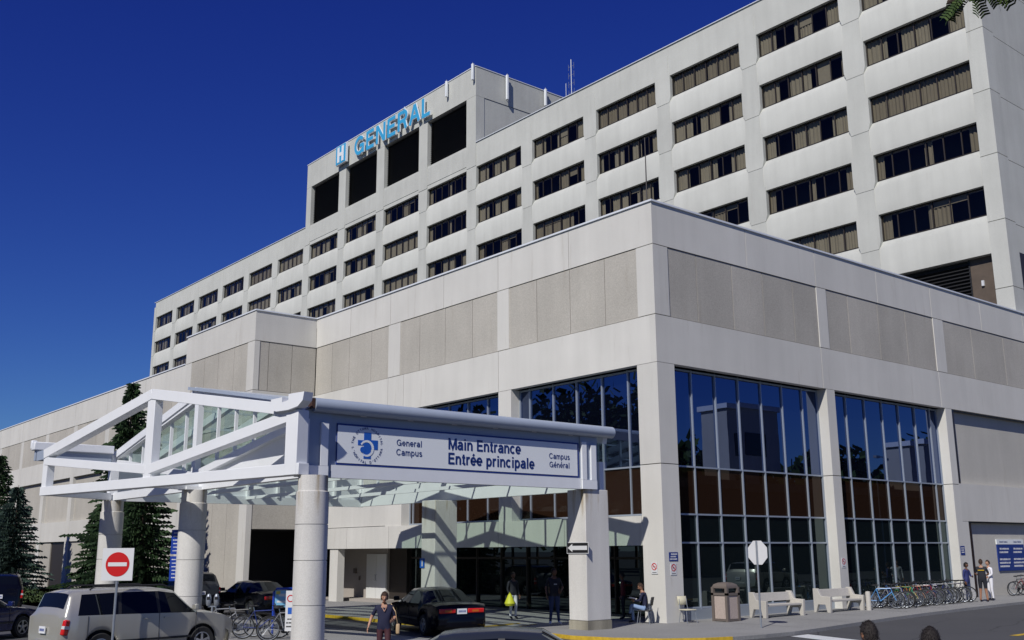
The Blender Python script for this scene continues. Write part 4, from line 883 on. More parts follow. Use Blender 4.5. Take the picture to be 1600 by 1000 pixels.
def make_car(spec, paint, label, loc, head, cat='car', name='parked_car', group=None):
    t = thing(name, label, cat, loc, head, group); st = spec['st']; z0b = .26; wr = spec['wr']; ra = wr + .075
    xs_, par = [], []
    for i in range(len(st) - 1):
        n_ = max(2, int(math.ceil((st[i + 1][0] - st[i][0]) / .06)))
        for k in range(n_): xs_.append((i, k / n_))
    xs_.append((len(st) - 2, 1.0))
    rings = []
    for i, f in xs_:
        a, b = st[i], st[i + 1]; xl, xt, zb, zt, wbt, wtp = [a[k] + (b[k] - a[k]) * f for k in range(6)]
        end = max(0, (abs(xl) - (spec['L'] / 2 - .30)) / .30); z0 = z0b + .10 * end; wl = wbt * (1 - .05 * end)
        for wx in spec['wb']:
            dx = xl - wx
            if abs(dx) < ra: z0 = max(z0, wr + math.sqrt(ra * ra - dx * dx) - .0)
        z1 = max(z0b + .22, z0 + .05); z2 = max(.62 * zb, z1 + .05); z2 = min(z2, zb - .05)
        rows = [(xl, wl - .04, z0), (xl, wl + .0, z1), (xl, wbt + .012, z2), (xl, wbt, zb), (xt, wtp + .02, max(zb + .006, zt - .085)), (xt, wtp - .07, max(zb + .010, zt - .018)), (xt, wtp * .5, zt + .008), (xt, 0, zt + .014)]
        ring = [(x, -y, z) for x, y, z in rows] + [(x, y, z) for x, y, z in rows[:-1][::-1]]; rings.append(ring)
    body = MB(); gm_ = {'side_window': MB(), 'windscreen': MB(), 'rear_window': MB(), 'door_pillar': MB()}; body.smooth = True
    for mb in gm_.values(): mb.smooth = True
    nr = len(rings[0])
    for j in range(len(rings) - 1):
        seg = xs_[j][0]
        for r in range(nr - 1):
            row = r if r < 7 else 13 - r; tgt = body
            if row == 3 and (seg in spec['side'] or (seg == spec['front'] and xs_[j][1] < .75)): tgt = gm_['side_window']
            elif row == 3 and seg in (4, 6) and min(spec['side']) <= seg: tgt = gm_['door_pillar']
            elif row in (5, 6) and seg == spec['front']: tgt = gm_['windscreen']
            elif row in (5, 6) and seg == spec['rear']: tgt = gm_['rear_window']
            tgt.quad(rings[j][r], rings[j][r + 1], rings[j + 1][r + 1], rings[j + 1][r])
    for ring in (rings[0], rings[-1]): body.smooth = False; body.quad(*ring); body.smooth = True
    def weld(mb):
        mp, nv, idx = {}, [], []
        for v in mb.v:
            k = (round(v[0], 4), round(v[1], 4), round(v[2], 4))
            if k not in mp: mp[k] = len(nv); nv.append(v)
            idx.append(mp[k])
        mb.f = [[idx[q] for q in f_] for f_ in mb.f]; mb.v = nv
        ok = [i for i, f_ in enumerate(mb.f) if len(set(f_)) == len(f_)]; mb.f = [mb.f[i] for i in ok]; mb.m = [mb.m[i] for i in ok]; mb.sm = [mb.sm[i] for i in ok]
    weld(body); bo = body.build('body', paint, t)
    for nm, mb in gm_.items():
        if mb.f: weld(mb); build_split(mb, nm, 'trim_black' if nm == 'door_pillar' else 'car_glass', t)
    u = MB(); H0 = .9; u.box(-spec['L'] / 2 + .25, spec['L'] / 2 - .25, -.70, .70, .22, .80); u.build('underbody', 'trim_black', t)
    hl = spec['L'] / 2
    # bumpers
    def bumper(x, sgn, nm):
        m = MB(); m.smooth = True; prof = [(.24, -.02), (.30, .06), (.46, .085), (.58, .05), (.62, -.02)]; base = 0; N = 14
        for i in range(N + 1):
            yv = -.90 + 1.80 * i / N; cv = -.28 * abs(yv / .9) ** 3
            for z, o_ in prof: m.v.append((x + sgn * (o_ + cv), yv * (1.0 if abs(yv) < .85 else 1.0), z))
        k = len(prof)
        for i in range(N):
            for j in range(k - 1): q = i * k + j; m.face([q, q + 1, q + k + 1, q + k])
        m.build(nm, paint, t)
    bumper(-hl + .02, -1, 'rear_bumper'); bumper(hl - .03, 1, 'front_bumper')
    # wheels
    for wx in spec['wb']:
        for sy in (-1, 1):
            y = sy * spec['track']; w = MB(); prof = [(wr * .62, -.09), (wr * .93, -.105), (wr, -.075), (wr, .075), (wr * .93, .105), (wr * .62, .09)]
            w.smooth = True; w.lathe(prof, (wx, y, wr), 32, axis='y', caps=False); wo = w.build('wheel', 'tyre', t)
            w = MB(); w.smooth = True; yo = y + sy * .085; w.lathe([(wr * .64, -.04 * sy), (wr * .64, .01 * sy), (wr * .58, .012 * sy), (wr * .56, -.03 * sy)], (wx, yo, wr), 32, axis='y', caps=False)
            for k in range(5):
                a = k * 2 * math.pi / 5 + .3; w.beam((wx + .03 * math.cos(a), yo - sy * .005, wr + .03 * math.sin(a)), (wx + wr * .6 * math.cos(a), yo - sy * .012, wr + wr * .6 * math.sin(a)), .02, .062, side=(0, 1, 0))
            w.lathe([(.055, -.02), (.055, .02)], (wx, yo, wr), 12, axis='y'); w.build('rim', 'rim', wo)
            MB().lathe([(wr * .6, -.02), (wr * .6, -.0)], (wx, y, wr), 20, axis='y').build('brake', 'trim_black', wo)
    zb = st[4][2]; wmax = max(s[4] for s in st)
    # door seams, handles, mirrors
    seam = MB(); seams = [st[spec['side'][-1] - 1][0] + .04, st[spec['front']][0] + .12, st[spec['side'][0]][0] + (.25 if spec is SUV else -.1)]
    for sx in seams:
        for sy in (-1, 1):
            pts = [(sx + .02, sy * (wmax + .006), .36), (sx, sy * (wmax + .015), .62), (sx, sy * (wmax + .003), zb - .01)]
            for a, b in zip(pts, pts[1:]): seam.beam(a, b, .010, .007, side=(0, 1, 0))
    for sy in (-1, 1): seam.beam((-1.0, sy * (wmax + .010), .50), (1.0, sy * (wmax + .008), .50), .02, .05, side=(0, 1, 0))
    seam.build('door_seams', 'trim_black', bo)
    for hx in (seams[0] - .32 if spec is SUV else seams[0] - .28, seams[1] - .62 if False else seams[0] + .22):
        for sy in (-1, 1): MB().box(hx - .10, hx + .10, sy * (wmax + .0), sy * (wmax + .035), zb - .14, zb - .11).build('door_handle', paint, t)
    mx_ = st[spec['front']][0] + .02
    for sy in (-1, 1): MB().box(mx_ - .05, mx_ + .05, sy * (wmax + .02), sy * (wmax + .20), zb + .03, zb + .17).box(mx_ - .03, mx_ + .03, sy * (wmax - .08), sy * (wmax + .04), zb + .04, zb + .08).build('mirror', paint, t, bevel=.03)
    # lamps and plate
    rx = st[0][0]
    for sy in (-1, 1):
        m = MB(); m.smooth = True
        if spec is SUV: m.beam((rx + .10, sy * .83, .70), (rx + .14, sy * .83, 1.05), .20, .15, side=(.25, sy, 0))
        else: m.box(rx - .03, rx + .10, sy * .20, sy * .75, .70, .84)
        lo_ = m.build('tail_lamp', 'lamp_red', t, bevel=.03)
        if spec is SUV: MB().beam((rx + .118, sy * .83, .84), (rx + .126, sy * .83, .91), .206, .156, side=(.25, sy, 0)).build('reversing_lens', 'lamp_clear', lo_)
        else: MB().box(rx - .034, rx - .02, sy * .34, sy * .56, .74, .80).build('indicator_lens', 'lamp_amber', lo_)
        fx = st[-2][0]; m = MB(); m.smooth = True; m.beam((fx - .16, sy * .74, st[-2][3] - .06), (fx + .02, sy * .50, st[-2][3] - .14), .12, .15, side=(1, 0, 0)); m.build('headlight', 'lamp_clear', t, bevel=.02)
    pz = .80 if spec is SUV else .76; p = MB().box(rx - .035, rx - .015, -.16, .16, pz - .08, pz + .08).build('number_plate', 'plate_white', t)
    m = MB()
    for k in range(6): m.box(rx - .039, rx - .035, -.12 + k * .042, -.095 + k * .042, pz - .03, pz + .03)
    m.build('plate_marks', 'plate_text', p)
    if spec is SUV:
        for sy in (-1, 1): MB().tube([(-1.6, sy * .62, 1.70), (-1.5, sy * .62, 1.775), (.3, sy * .62, 1.775), (.42, sy * .62, 1.72)], .02, 8).build('roof_rail', 'trim_black', t)
    MB().box(st[spec['front']][0] + .3, st[spec['front']][0] + .34, -.5, .5, st[spec['front']][2] + .04, st[spec['front']][2] + .055).build('wiper', 'trim_black', t)
    return t
gr = lambda x, y: (x, y, gz(x, y))
make_car(SUV, 'car_silver', 'silver beige SUV in the foreground behind the no entry sign', gr(-2.1, -17.5), R(98), 'SUV')
make_car(SED, 'car_black', 'black sedan with red tail lamps under the canopy', gr(-3.7, -7.2), R(166))
make_car(SED, 'car_black', 'black sedan behind the bicycles, between the round columns', gr(-16.6, -7.4), R(182))
make_car(SUV, 'car_grey', 'dark grey van half hidden by the middle round column', gr(-23.0, -8.0), R(182), 'van')
make_car(SED, 'car_navy', 'dark blue car at the left edge behind the silver SUV', gr(-10.8, -19.6), R(120))
make_car(SUV, 'car_black', 'black SUV at the left edge in front of the spruces', gr(-26.0, -15.0), R(165), 'SUV')
make_car(SED, 'car_grey', 'dark car in the foreground, only its roof showing at the bottom edge', gr(13.6, -18.0), R(48))
make_car(SUV, 'car_silver', 'silver SUV parked across the street, seen mirrored in the glass', gr(13.0, 24.0), R(88), 'SUV')

# ------------------------------------------------------------------ people
def person(label, loc, head, J, cl, hair='hair', skin='skin', H=1.75, hairlen=0, face_turn=0, tilt=0, extra=None):
    t = thing('person', label, 'person', loc, head); k = H / 1.75
    S = dict(pelvis=(0, 0, .96), spine=(0, 0, 1.12), chest=(0, .01, 1.32), neck=(0, 0, 1.475), head=(0, .015, 1.56), shL=(-.18, 0, 1.425), shR=(.18, 0, 1.425), elL=(-.23, -.02, 1.14), elR=(.23, -.02, 1.14), wrL=(-.25, .06, .90), wrR=(.25, .06, .90),
             hipL=(-.095, 0, .92), hipR=(.095, 0, .92), knL=(-.105, .02, .50), knR=(.105, .02, .50), anL=(-.11, -.02, .09), anR=(.11, -.02, .09), toL=(-.125, .16, .04), toR=(.125, .16, .04)); S.update(J)
    rad = dict(pelvis=(.155, .115), spine=(.140, .105), chest=(.155, .112), neck=(.058, .058), head=(.052, .055), sh=(.066, .062), el=(.044, .044), wr=(.028, .03), hip=(.095, .095), kn=(.062, .062), an=(.042, .045), to=(.040, .028))
    fat = cl.get('fat', 1.0)
    E = [('pelvis', 'spine'), ('spine', 'chest'), ('chest', 'neck'), ('neck', 'head')]
    for s_ in 'LR': E += [('chest', 'sh' + s_), ('sh' + s_, 'el' + s_), ('el' + s_, 'wr' + s_), ('pelvis', 'hip' + s_), ('hip' + s_, 'kn' + s_), ('kn' + s_, 'an' + s_), ('an' + s_, 'to' + s_)]
    names = list(S); vs_ = [Vector(S[n]) * k for n in names]
    me = bpy.data.meshes.new('tmp'); me.from_pydata(vs_, [(names.index(a), names.index(b)) for a, b in E], []); o = bpy.data.objects.new('tmp', me); COL.objects.link(o)
    sk = o.modifiers.new('skin', 'SKIN'); sk.use_smooth_shade = True; ss = o.modifiers.new('sub', 'SUBSURF'); ss.levels = 2; ss.render_levels = 2
    for i, n in enumerate(names):
        key = n if n in rad else n[:-1]; r0 = rad[key]; ff = fat if key in ('pelvis', 'spine', 'chest', 'hip') else 1
        me.skin_vertices[0].data[i].radius = (r0[0] * k * ff, r0[1] * k * ff); me.skin_vertices[0].data[i].use_root = (n == 'pelvis')
    bpy.context.view_layer.update(); dg = bpy.context.evaluated_depsgraph_get(); body = bpy.data.meshes.new_from_object(o.evaluated_get(dg))
    bpy.data.objects.remove(o)
    keys = ['skin', 'top', 'bottom', 'shoe', 'lips', 'eye']; matn = {'skin': skin, 'top': cl['top'], 'bottom': cl['bottom'], 'shoe': cl.get('shoe', 'cloth_black'), 'lips': 'lips', 'eye': 'eye'}
    def reg(a, b):
        if a in ('pelvis',) and b == 'spine': return 'top'
        if b in ('chest', 'neck') and a != 'neck': return 'top'
        if b.startswith('sh'): return 'top'
        if a.startswith('sh'): return 'top'
        if a.startswith('el'): return 'top' if cl.get('long') else 'skin'
        if b == 'head' : return 'skin'
        if b.startswith('hip') or a.startswith('hip'): return 'bottom'
        if a.startswith('kn'): return 'skin' if cl.get('shorts') else 'bottom'
        return 'shoe'
    segs = [(Vector(S[a]) * k, Vector(S[b]) * k, reg(a, b), a, b) for a, b in E]
    mb = MB(); mb.smooth = True; mb.v = [tuple(v.co) for v in body.vertices]
    for p in body.polygons:
        c = p.center; best = None
        for a, b, r_, na, nb in segs:
            d = b - a; tt = max(0, min(1, (c - a).dot(d) / d.length_squared)); dist = (c - a - d * tt).length - .5 * (rad.get(nb, rad.get(nb[:-1])))[0]
            if best is None or dist < best[0]: best = (dist, r_, na, nb, tt)
        r_ = best[1]
        if best[2].startswith('sh') and not cl.get('long') and best[4] > .80: r_ = 'skin'
        if best[3].startswith('neck') and best[4] > .82: r_ = 'skin'
        if best[2].startswith('kn') and not cl.get('shorts') and best[4] > .95: r_ = 'shoe'
        if cl.get('shorts') and best[2].startswith('hip') and best[4] > .92: r_ = 'skin'
        if 'pelvis' in best[2:4] and best[3] == 'spine' and best[4] < .02: r_ = 'bottom'
        if S['knL'][2] < .56 and r_ in ('top', 'bottom') and (best[2] in ('pelvis', 'spine') or best[2].startswith('hip')) and abs(c.x) < .21 * k: r_ = 'top' if c.z > .90 * k else 'bottom'
        if cl.get('shorts') and best[2].startswith('hip'): r_ = 'skin' if c.z < .56 * k else 'bottom'
        if cl.get('shorts') and c.z > .90 * k and best[2].startswith('hip'): r_ = 'top'
        if best[3] in ('neck', 'head') and r_ in ('top', 'skin'): r_ = 'skin' if (c.z - S['neck'][2] * k + abs(c.x) * .35 > -.035 * k) and abs(c.x) < .085 * k else 'top'
        mb.cur = keys.index(r_); mb.face(list(p.vertices))
    bpy.data.meshes.remove(body)
    # head with face
    hc = Vector(S['head']) * k + Vector((0, .015, .10)) * k; ft = R(face_turn); tl = R(tilt)
    Mh = Matrix.Translation(hc) @ Matrix.Rotation(ft, 4, 'Z') @ Matrix.Rotation(tl, 4, 'X')
    hb = MB(); hb.smooth = True; N, M_ = 20, 14
    for i in range(M_ + 1):
        a = math.pi * i / M_
        for j in range(N):
            b = 2 * math.pi * j / N; x, y, z = math.sin(a) * math.cos(b), math.sin(a) * math.sin(b), math.cos(a)
            sx = .074 * (1 - .16 * max(0, -z)); X_, Y_, Z_ = x * sx, y * .094, z * .118
            if y > 0 and z < -.2: X_ *= (1 - .22 * (-z)); Y_ *= (1 - .10 * (-z)) if z > -.8 else .8
            if y > .75 and -.1 < z < .12: Y_ -= .004
            hb.v.append((X_, Y_, Z_))
    for i in range(M_):
        for j in range(N): q = (j + 1) % N; hb.face([i * N + j, (i + 1) * N + j, (i + 1) * N + q, i * N + q])
    hb.beam((0, .088, .012), (0, .108, -.022), .020, .018, side=(1, 0, 0)); hb.ball((0, .100, -.026), .013, .012, .010, 8, 6)
    for sx in (-1, 1): hb.ball((sx * .074, -.004, -.002), .009, .020, .032, 8, 6); hb.cur = 5; hb.ball((sx * .029, .084, .010), .011, .007, .006, 8, 6); hb.cur = 0
    hb.cur = 4; hb.ball((0, .085, -.052), .023, .008, .006, 10, 6); hb.cur = 0
    base = len(mb.v); mb.v += [tuple(Mh @ (Vector(v) * k)) for v in hb.v]
    for f_, m_ in zip(hb.f, hb.m): mb.cur = m_; mb.face([base + q for q in f_])
    # hands: palm and five fingers
    for s_, sg in (('L', -1), ('R', 1)):
        w_ = Vector(S['wr' + s_]) * k; d = (w_ - Vector(S['el' + s_]) * k).normalized(); side = Vector((1, 0, 0)) * sg; side = (side - d * side.dot(d)).normalized(); across = d.cross(side).normalized()
        if across.y < 0: across = -across
        mb.cur = 0; palm = w_ + d * .055 * k; b0 = len(mb.v); mb.beam(w_ - d * .01, w_ + d * .095 * k, .028 * k, .078 * k, side=side)
        for fi, (off, ln) in enumerate(((.030, .070), (.010, .080), (-.010, .074), (-.030, .058))):
            r0 = w_ + d * .090 * k + across * off * k; mid = r0 + d * ln * .5 * k - side * .012; tip = r0 + d * ln * .85 * k - side * .036; mb.tube([r0, mid, tip], [.0095, .0088, .0065], 6)
        r0 = w_ + d * .030 * k + across * .036 * k; mb.tube([r0, r0 + d * .032 * k + across * .024 * k, r0 + d * .062 * k + across * .026 * k - side * .015], [.011, .0105, .008], 6)
    bo = mb.build('body', [matn[q] for q in keys], t)
    # hair
    if hair:
        hm = MB(); hm.smooth = True; N, M_ = 22, 14; jit = random.Random(hash(label) % 1000)
        for i in range(M_ + 1):
            a = math.pi * i / M_
            for j in range(N):
                b = 2 * math.pi * j / N; q = 1 + jit.uniform(-.035, .035); x, y, z = math.sin(a) * math.cos(b) * q, math.sin(a) * math.sin(b) * q, math.cos(a) * q
                gv = 1.10 + (.16 if hairlen else .02)
                hm.v.append((x * .074 * gv, y * .090 * gv - .006, z * .118 * (1.07 + .05 * bool(hairlen)) + .004))
        for i in range(M_):
            a = math.pi * (i + .5) / M_; z = math.cos(a)
            for j in range(N):
                b = 2 * math.pi * (j + .5) / N; y = math.sin(a) * math.sin(b)
                if (y > .30 and z < .52) or z < -.35 - .35 * bool(hairlen) or (abs(y) <= .30 and z < -.10 - .3 * bool(hairlen)): continue
                q = (j + 1) % N; hm.face([i * N + j, (i + 1) * N + j, (i + 1) * N + q, i * N + q])
        nf = len(hm.f); hm.smooth = False
        for fi in range(nf):
            c = sum((Vector(hm.v[q]) for q in hm.f[fi]), Vector()) / 4
            for _ in range(7):
                o_ = c + Vector((jit.uniform(-.012, .012), jit.uniform(-.012, .012), jit.uniform(-.012, .012))); n_ = o_.normalized(); dr = (n_ * .45 + Vector((jit.uniform(-.8, .8), jit.uniform(-.8, .8), -.7))).normalized()
                L = jit.uniform(.012, .026) * (1.5 if hairlen else 1); s2 = dr.cross(n_).normalized() * .0035; hm.quad(o_ - s2, o_ + s2, o_ + dr * L)
        hm.v = [tuple(Mh @ (Vector(v) * k)) for v in hm.v]; hm.build('hair', hair, t)
    if extra: extra(t, S, k)
    return t
def gpt(x, y): return (x, y, wz(x, y))
# woman walking towards the camera on the roadway
def woman_x(t, S, k):
    MB().tube([(0, .112, 1.225), (-.035, .095, 1.29), (-.06, .05, 1.355)], .008, 6).tube([(0, .112, 1.225), (.035, .095, 1.29), (.06, .05, 1.355)], .008, 6).build('collar_trim', 'skin', t)
person('woman in a navy top and maroon trousers walking on the road', (4.15, -14.1, gz(4.1, -14.1)), R(-122), dict(elL=(-.27, -.04, 1.16), elR=(.31, -.06, 1.18), wrL=(-.22, .16, 1.12), wrR=(.38, .02, .96), knL=(-.10, .12, .52), anL=(-.11, -.02, .12), knR=(.10, .04, .50), anR=(.11, .16, .09), toR=(.12, .32, .05)), dict(top='cloth_navy', bottom='cloth_maroon', fat=1.12), hair='hair_brown', skin='skin', H=1.62, hairlen=1, tilt=-8, extra=woman_x)
b = thing('shoulder_bag', 'small tan shoulder bag hanging at the walking woman\'s side', 'bag', (4.15, -14.1, gz(4.1, -14.1)), R(-122))
MB().box(-.36, -.27, -.10, .14, .72, .95).build('pouch', 'tan_bag', b, bevel=.03); MB().tube([(-.31, -.08, .94), (-.25, -.03, 1.22), (-.155, .0, 1.385), (-.25, .08, 1.22), (-.31, .12, .94)], .011, 6).build('strap', 'tan_bag', b)
# man beside the square column
def shirt_mark(t, S, k): MB().box(-.07, .03, .118, .124, 1.33, 1.355).build('shirt_print', 'white', t)
person('heavy man in black T-shirt and jeans standing against the square canopy column', (-2.15, -3.25, 0), R(-118 + 0), dict(elL=(-.30, -.06, 1.16), wrL=(-.20, .14, 1.06), elR=(.27, -.02, 1.15), wrR=(.27, .10, .93), anL=(-.15, 0, .09), toL=(-.19, .17, .04), anR=(.14, 0, .09), toR=(.18, .17, .04)), dict(top='cloth_black', bottom='jeans_dark', shoe='cloth_white', fat=1.28), skin='skin_dark', H=1.84, face_turn=40, tilt=10, extra=shirt_mark)
person('person in dark jacket and white trousers carrying a yellow bag', (-5.45, -2.35, 0), R(-100), dict(elR=(.26, .02, 1.14), wrR=(.26, .16, .95), knL=(-.10, .06, .5)), dict(top='cloth_black', bottom='cloth_white', long=True), skin='skin_dark', H=1.66)
b = thing('plastic_bag', 'bright yellow plastic bag held by the person in white trousers', 'bag', (-5.45, -2.35, 0), R(-100)); m = MB(); m.smooth = True
m.lathe([(.03, .93), (.08, .86), (.15, .70), (.20, .58), (.16, .50), (.05, .485)], (.27, .24, 0), 12); m.v = [(x, y, z) for x, y, z in m.v]; m.build('bag_body', 'bag_yellow', b); MB().tube([(.22, .24, .90), (.26, .20, .98), (.31, .24, .90)], .008, 6).build('handle', 'bag_yellow', b)
# seated reader by the corner column
SIT = dict(pelvis=(0, -.04, .52), spine=(0, -.05, .70), chest=(0, .0, .91), neck=(0, .05, 1.06), head=(0, .09, 1.13), shL=(-.18, .02, 1.01), shR=(.18, .02, 1.01), elL=(-.25, .10, .76), elR=(.25, .10, .76), wrL=(-.10, .32, .78), wrR=(.10, .32, .78), hipL=(-.09, .0, .50), hipR=(.09, .0, .50), knL=(-.10, .42, .62), knR=(.13, .44, .49), anL=(.10, .52, .34), anR=(.14, .42, .09), toL=(.16, .64, .30), toR=(.15, .60, .04))
def reader(t, S, k):
    m = MB(); m.box(-.05, .05, .118, .128, .72, 1.0); m.build('shirt_front', 'cloth_white', t)
hd = R(122); sl = (-.36, -.72, 0)
person('bald man in navy jacket and pale jeans, seated reading against the corner column', sl, hd, SIT, dict(top='cloth_navy', bottom='jeans', long=True), hair='hair_brown', skin='skin_tan', H=1.75, tilt=-28, extra=reader)
b = thing('newspaper', 'open newspaper on the knee of the seated reader', 'newspaper', sl, hd); MB().quad((-.20, .28, .83), (0, .27, .80), (0, .52, .84), (-.20, .54, .88)).quad((0, .27, .80), (.20, .28, .83), (.20, .54, .88), (0, .52, .84)).build('pages', 'paper', b)
def chair(label, loc, rz, mat='chair_cream'):
    c = thing('chair', label, 'chair', loc, rz)
    MB().box(-.22, .22, -.22, .22, .42, .455).build('seat', mat, c, bevel=.015)
    m = MB(); m.smooth = True; N = 8; b0 = 0
    for i in range(N + 1):
        a = R(-28 + 56 * i / N); x = .40 * math.sin(a); y = -.62 + .40 * math.cos(a) * 1.0
        m.v += [(x, y - .0, .60), (x, y - .06, .88)]
    for i in range(N): m.face([2 * i, 2 * i + 2, 2 * i + 3, 2 * i + 1])
    o = m.build('backrest', mat, c); md = o.modifiers.new('thick', 'SOLIDIFY'); md.thickness = .02
    for sx in (-1, 1):
        for sy in (-1, 1): MB().tube([(sx * .18, sy * .16, .42), (sx * .22, sy * .22, 0)], .012, 8).build('leg', 'galv', c)
        MB().tube([(sx * .17, -.2, .44), (sx * .16, -.24, .62), (sx * .16, -.26, .80)], .011, 8).build('back_support', 'galv', c)
    return c
chair('dark chair under the seated reader', sl, hd, 'trim_black')
chair('cream plastic chair standing empty beside the corner column', gpt(.42, .62), R(-100))
person('person in dark red top in the shade behind the seated reader', (-2.4, .35, 0), R(130), {}, dict(top='cloth_red', bottom='cloth_black', long=True), skin='skin_dark', H=1.62)
# group at the right
person('person in blue jacket, leftmost of the group by the bicycles', gpt(1.35, 18.4), R(-95), dict(elL=(-.25, .05, 1.16), wrL=(-.14, .20, 1.14)), dict(top='cloth_blue', bottom='jeans_dark', long=True), skin='skin_dark', H=1.66, hairlen=1)
def stripe(t, S, k): MB().box(-.13, .13, -.135, -.118, 1.345, 1.375).build('shirt_stripe', 'cloth_trim', t)
person('man in black shirt with yellow stripe and black shorts, back to the camera', gpt(2.0, 18.5), R(20), dict(elL=(-.27, .08, 1.16), wrL=(-.12, .24, 1.10), elR=(.27, .08, 1.16), wrR=(.12, .24, 1.10), anL=(-.14, 0, .09), anR=(.14, 0, .09)), dict(top='cloth_black', bottom='cloth_black', shorts=True, fat=1.18), skin='skin_tan', H=1.80, hair='hair_brown', extra=stripe)
person('person all in white, rightmost of the group by the bicycles', gpt(1.75, 19.7), R(150), dict(elL=(-.26, .04, 1.15), wrL=(-.16, .18, 1.05)), dict(top='cloth_white', bottom='cloth_white', long=True), skin='skin', H=1.74, hair='hair_brown')
# two passers-by at the bottom edge, only their heads in view
person('person with short black hair, left of the two heads at the bottom edge', (18.9, -17.9, gz(18.9, -17.9) - .12), R(20), {}, dict(top='cloth_white', bottom='jeans_dark'), skin='skin_tan', H=1.76, face_turn=45, hair='hair')
person('person with tousled black hair, right of the two heads at the bottom edge', (19.30, -17.45, gz(19.3, -17.45) - .12), R(20), {}, dict(top='cloth_navy', bottom='jeans_dark'), skin='skin_tan', H=1.70, hairlen=1, hair='hair')

# ------------------------------------------------------------------ street furniture
def bench(label, x, y):
    b = thing('bench', label, 'bench', gpt(x, y), 0, 'concrete benches in front of the windows'); prof = [(0, 0), (.10, 0), (.20, .30), (.52, .30), (.60, 0), (.74, 0), (.76, .60), (.34, .62), (.20, .90), (0, .90)]
    for yy in (0, 2.25): MB().prism(prof, lambda u, v, w_: (u, w_, v), yy, yy + .13).build('end_support', 'bench_conc', b, bevel=.012)
    MB().prism([(.10, .56), (.20, .56), (.13, .86), (.03, .86)], lambda u, v, w_: (u, w_, v), .13, 2.25).build('backrest', 'bench_conc', b, bevel=.01)
    MB().box(.22, .70, .13, 2.25, .40, .47).build('seat', 'bench_conc', b, bevel=.01)
bench('concrete bench nearer the litter bin, by the back of the stop sign', .45, 3.95); bench('concrete bench nearer the bicycles, in front of the window pier', .45, 7.95)
b = thing('litter_bin', 'brown litter bin with pebble panels and hooded top', 'bin', gpt(.55, 1.85)); W_ = .60
m = MB()
for x in (0, W_):
    for y in (0, W_): m.box(x - .05, x + .05, y - .05, y + .05, 0, 1.16)
m.box(-.04, W_ + .04, -.04, W_ + .04, .02, .08); m.box(-.05, W_ + .05, -.05, W_ + .05, .88, .96); m.build('frame', 'bin_brown', b)
for (x0, x1, y0, y1) in ((.06, W_ - .06, -.02, .03), (.06, W_ - .06, W_ - .03, W_ + .02), (-.02, .03, .06, W_ - .06), (W_ - .03, W_ + .02, .06, W_ - .06)): MB().box(x0, x1, y0, y1, .09, .87).build('pebble_panel', 'pebble', b)
m = MB(); m.smooth = True; prof = [(.45, 0), (.455, .05), (.40, .13), (.24, .19), (.0, .21)]; m.lathe(prof, (W_ / 2, W_ / 2, 1.12), 4, caps=False)
c45 = math.cos(R(45)); s45 = math.sin(R(45)); m.v = [((x - W_ / 2) * c45 - (y - W_ / 2) * s45 + W_ / 2, (x - W_ / 2) * s45 + (y - W_ / 2) * c45 + W_ / 2, z) for x, y, z in m.v]; m.build('hood', 'bin_brown', b)
MB().box(.05, W_ - .05, .05, W_ - .05, .08, 1.0).build('liner', 'dark', b)
c_ = thing('concrete_planter', 'small round concrete tub behind the litter bin', 'planter', gpt(.45, 3.0)); MB().lathe([(.20, 0), (.26, .5), (.26, .55), (.22, .55), (.2, .45)], n=20).build('tub', 'bench_conc', c_)
c_ = thing('bollard', 'short concrete post between the second bench and the blue bicycle', 'bollard', gpt(1.35, 10.35)); MB().lathe([(.10, -.1), (.10, .66), (.08, .72), (.0, .73)], n=16).build('post', 'bench_conc', c_)
# back of the stop sign
t = thing('stop_sign', 'octagonal sign seen from its plain back, on a post at the kerb', 'sign', gpt(3.55, .50))
MB().tube([(0, .03, -.1), (0, .03, 2.72)], .032, 8).build('post', 'galv', t)
def ngon(n_, r, y0, y1, mb, cz, a0=22.5, cx=0):
    p = [(cx + r * math.cos(R(a0 + 360 * i / n_)), cz + r * math.sin(R(a0 + 360 * i / n_))) for i in range(n_)]; mb.prism(p, lambda u, v, w_: (u, w_, v), y0, y1)
m = MB(); ngon(8, .41, .066, .075, m, 2.35); m.build('plate', 'white', t)
m = MB(); ngon(8, .395, .076, .080, m, 2.35); m.build('red_face', 'red', t)
# no entry sign
def nz(t, nx, ny): pass
ne = thing('no_entry_sign', 'white square sign with red no entry disc and white bar on a thin post', 'sign', (-.69, -18.58, gz(-.69, -18.58)), R(50.5)); zz = 2.20 - gz(-.69, -18.58)
MB().tube([(0, .04, -.1), (0, .04, zz + .30)], .032, 8).build('post', 'galv', ne)
MB().box(-.375, .375, 0, .012, zz - .38, zz + .38).build('plate', 'white', ne)
m = MB(); ngon(40, .285, -.006, -.001, m, zz + .0); m.build('red_disc', 'red', ne)
MB().box(-.225, .225, -.012, -.007, zz - .045, zz + .045).build('white_bar', 'white', ne)
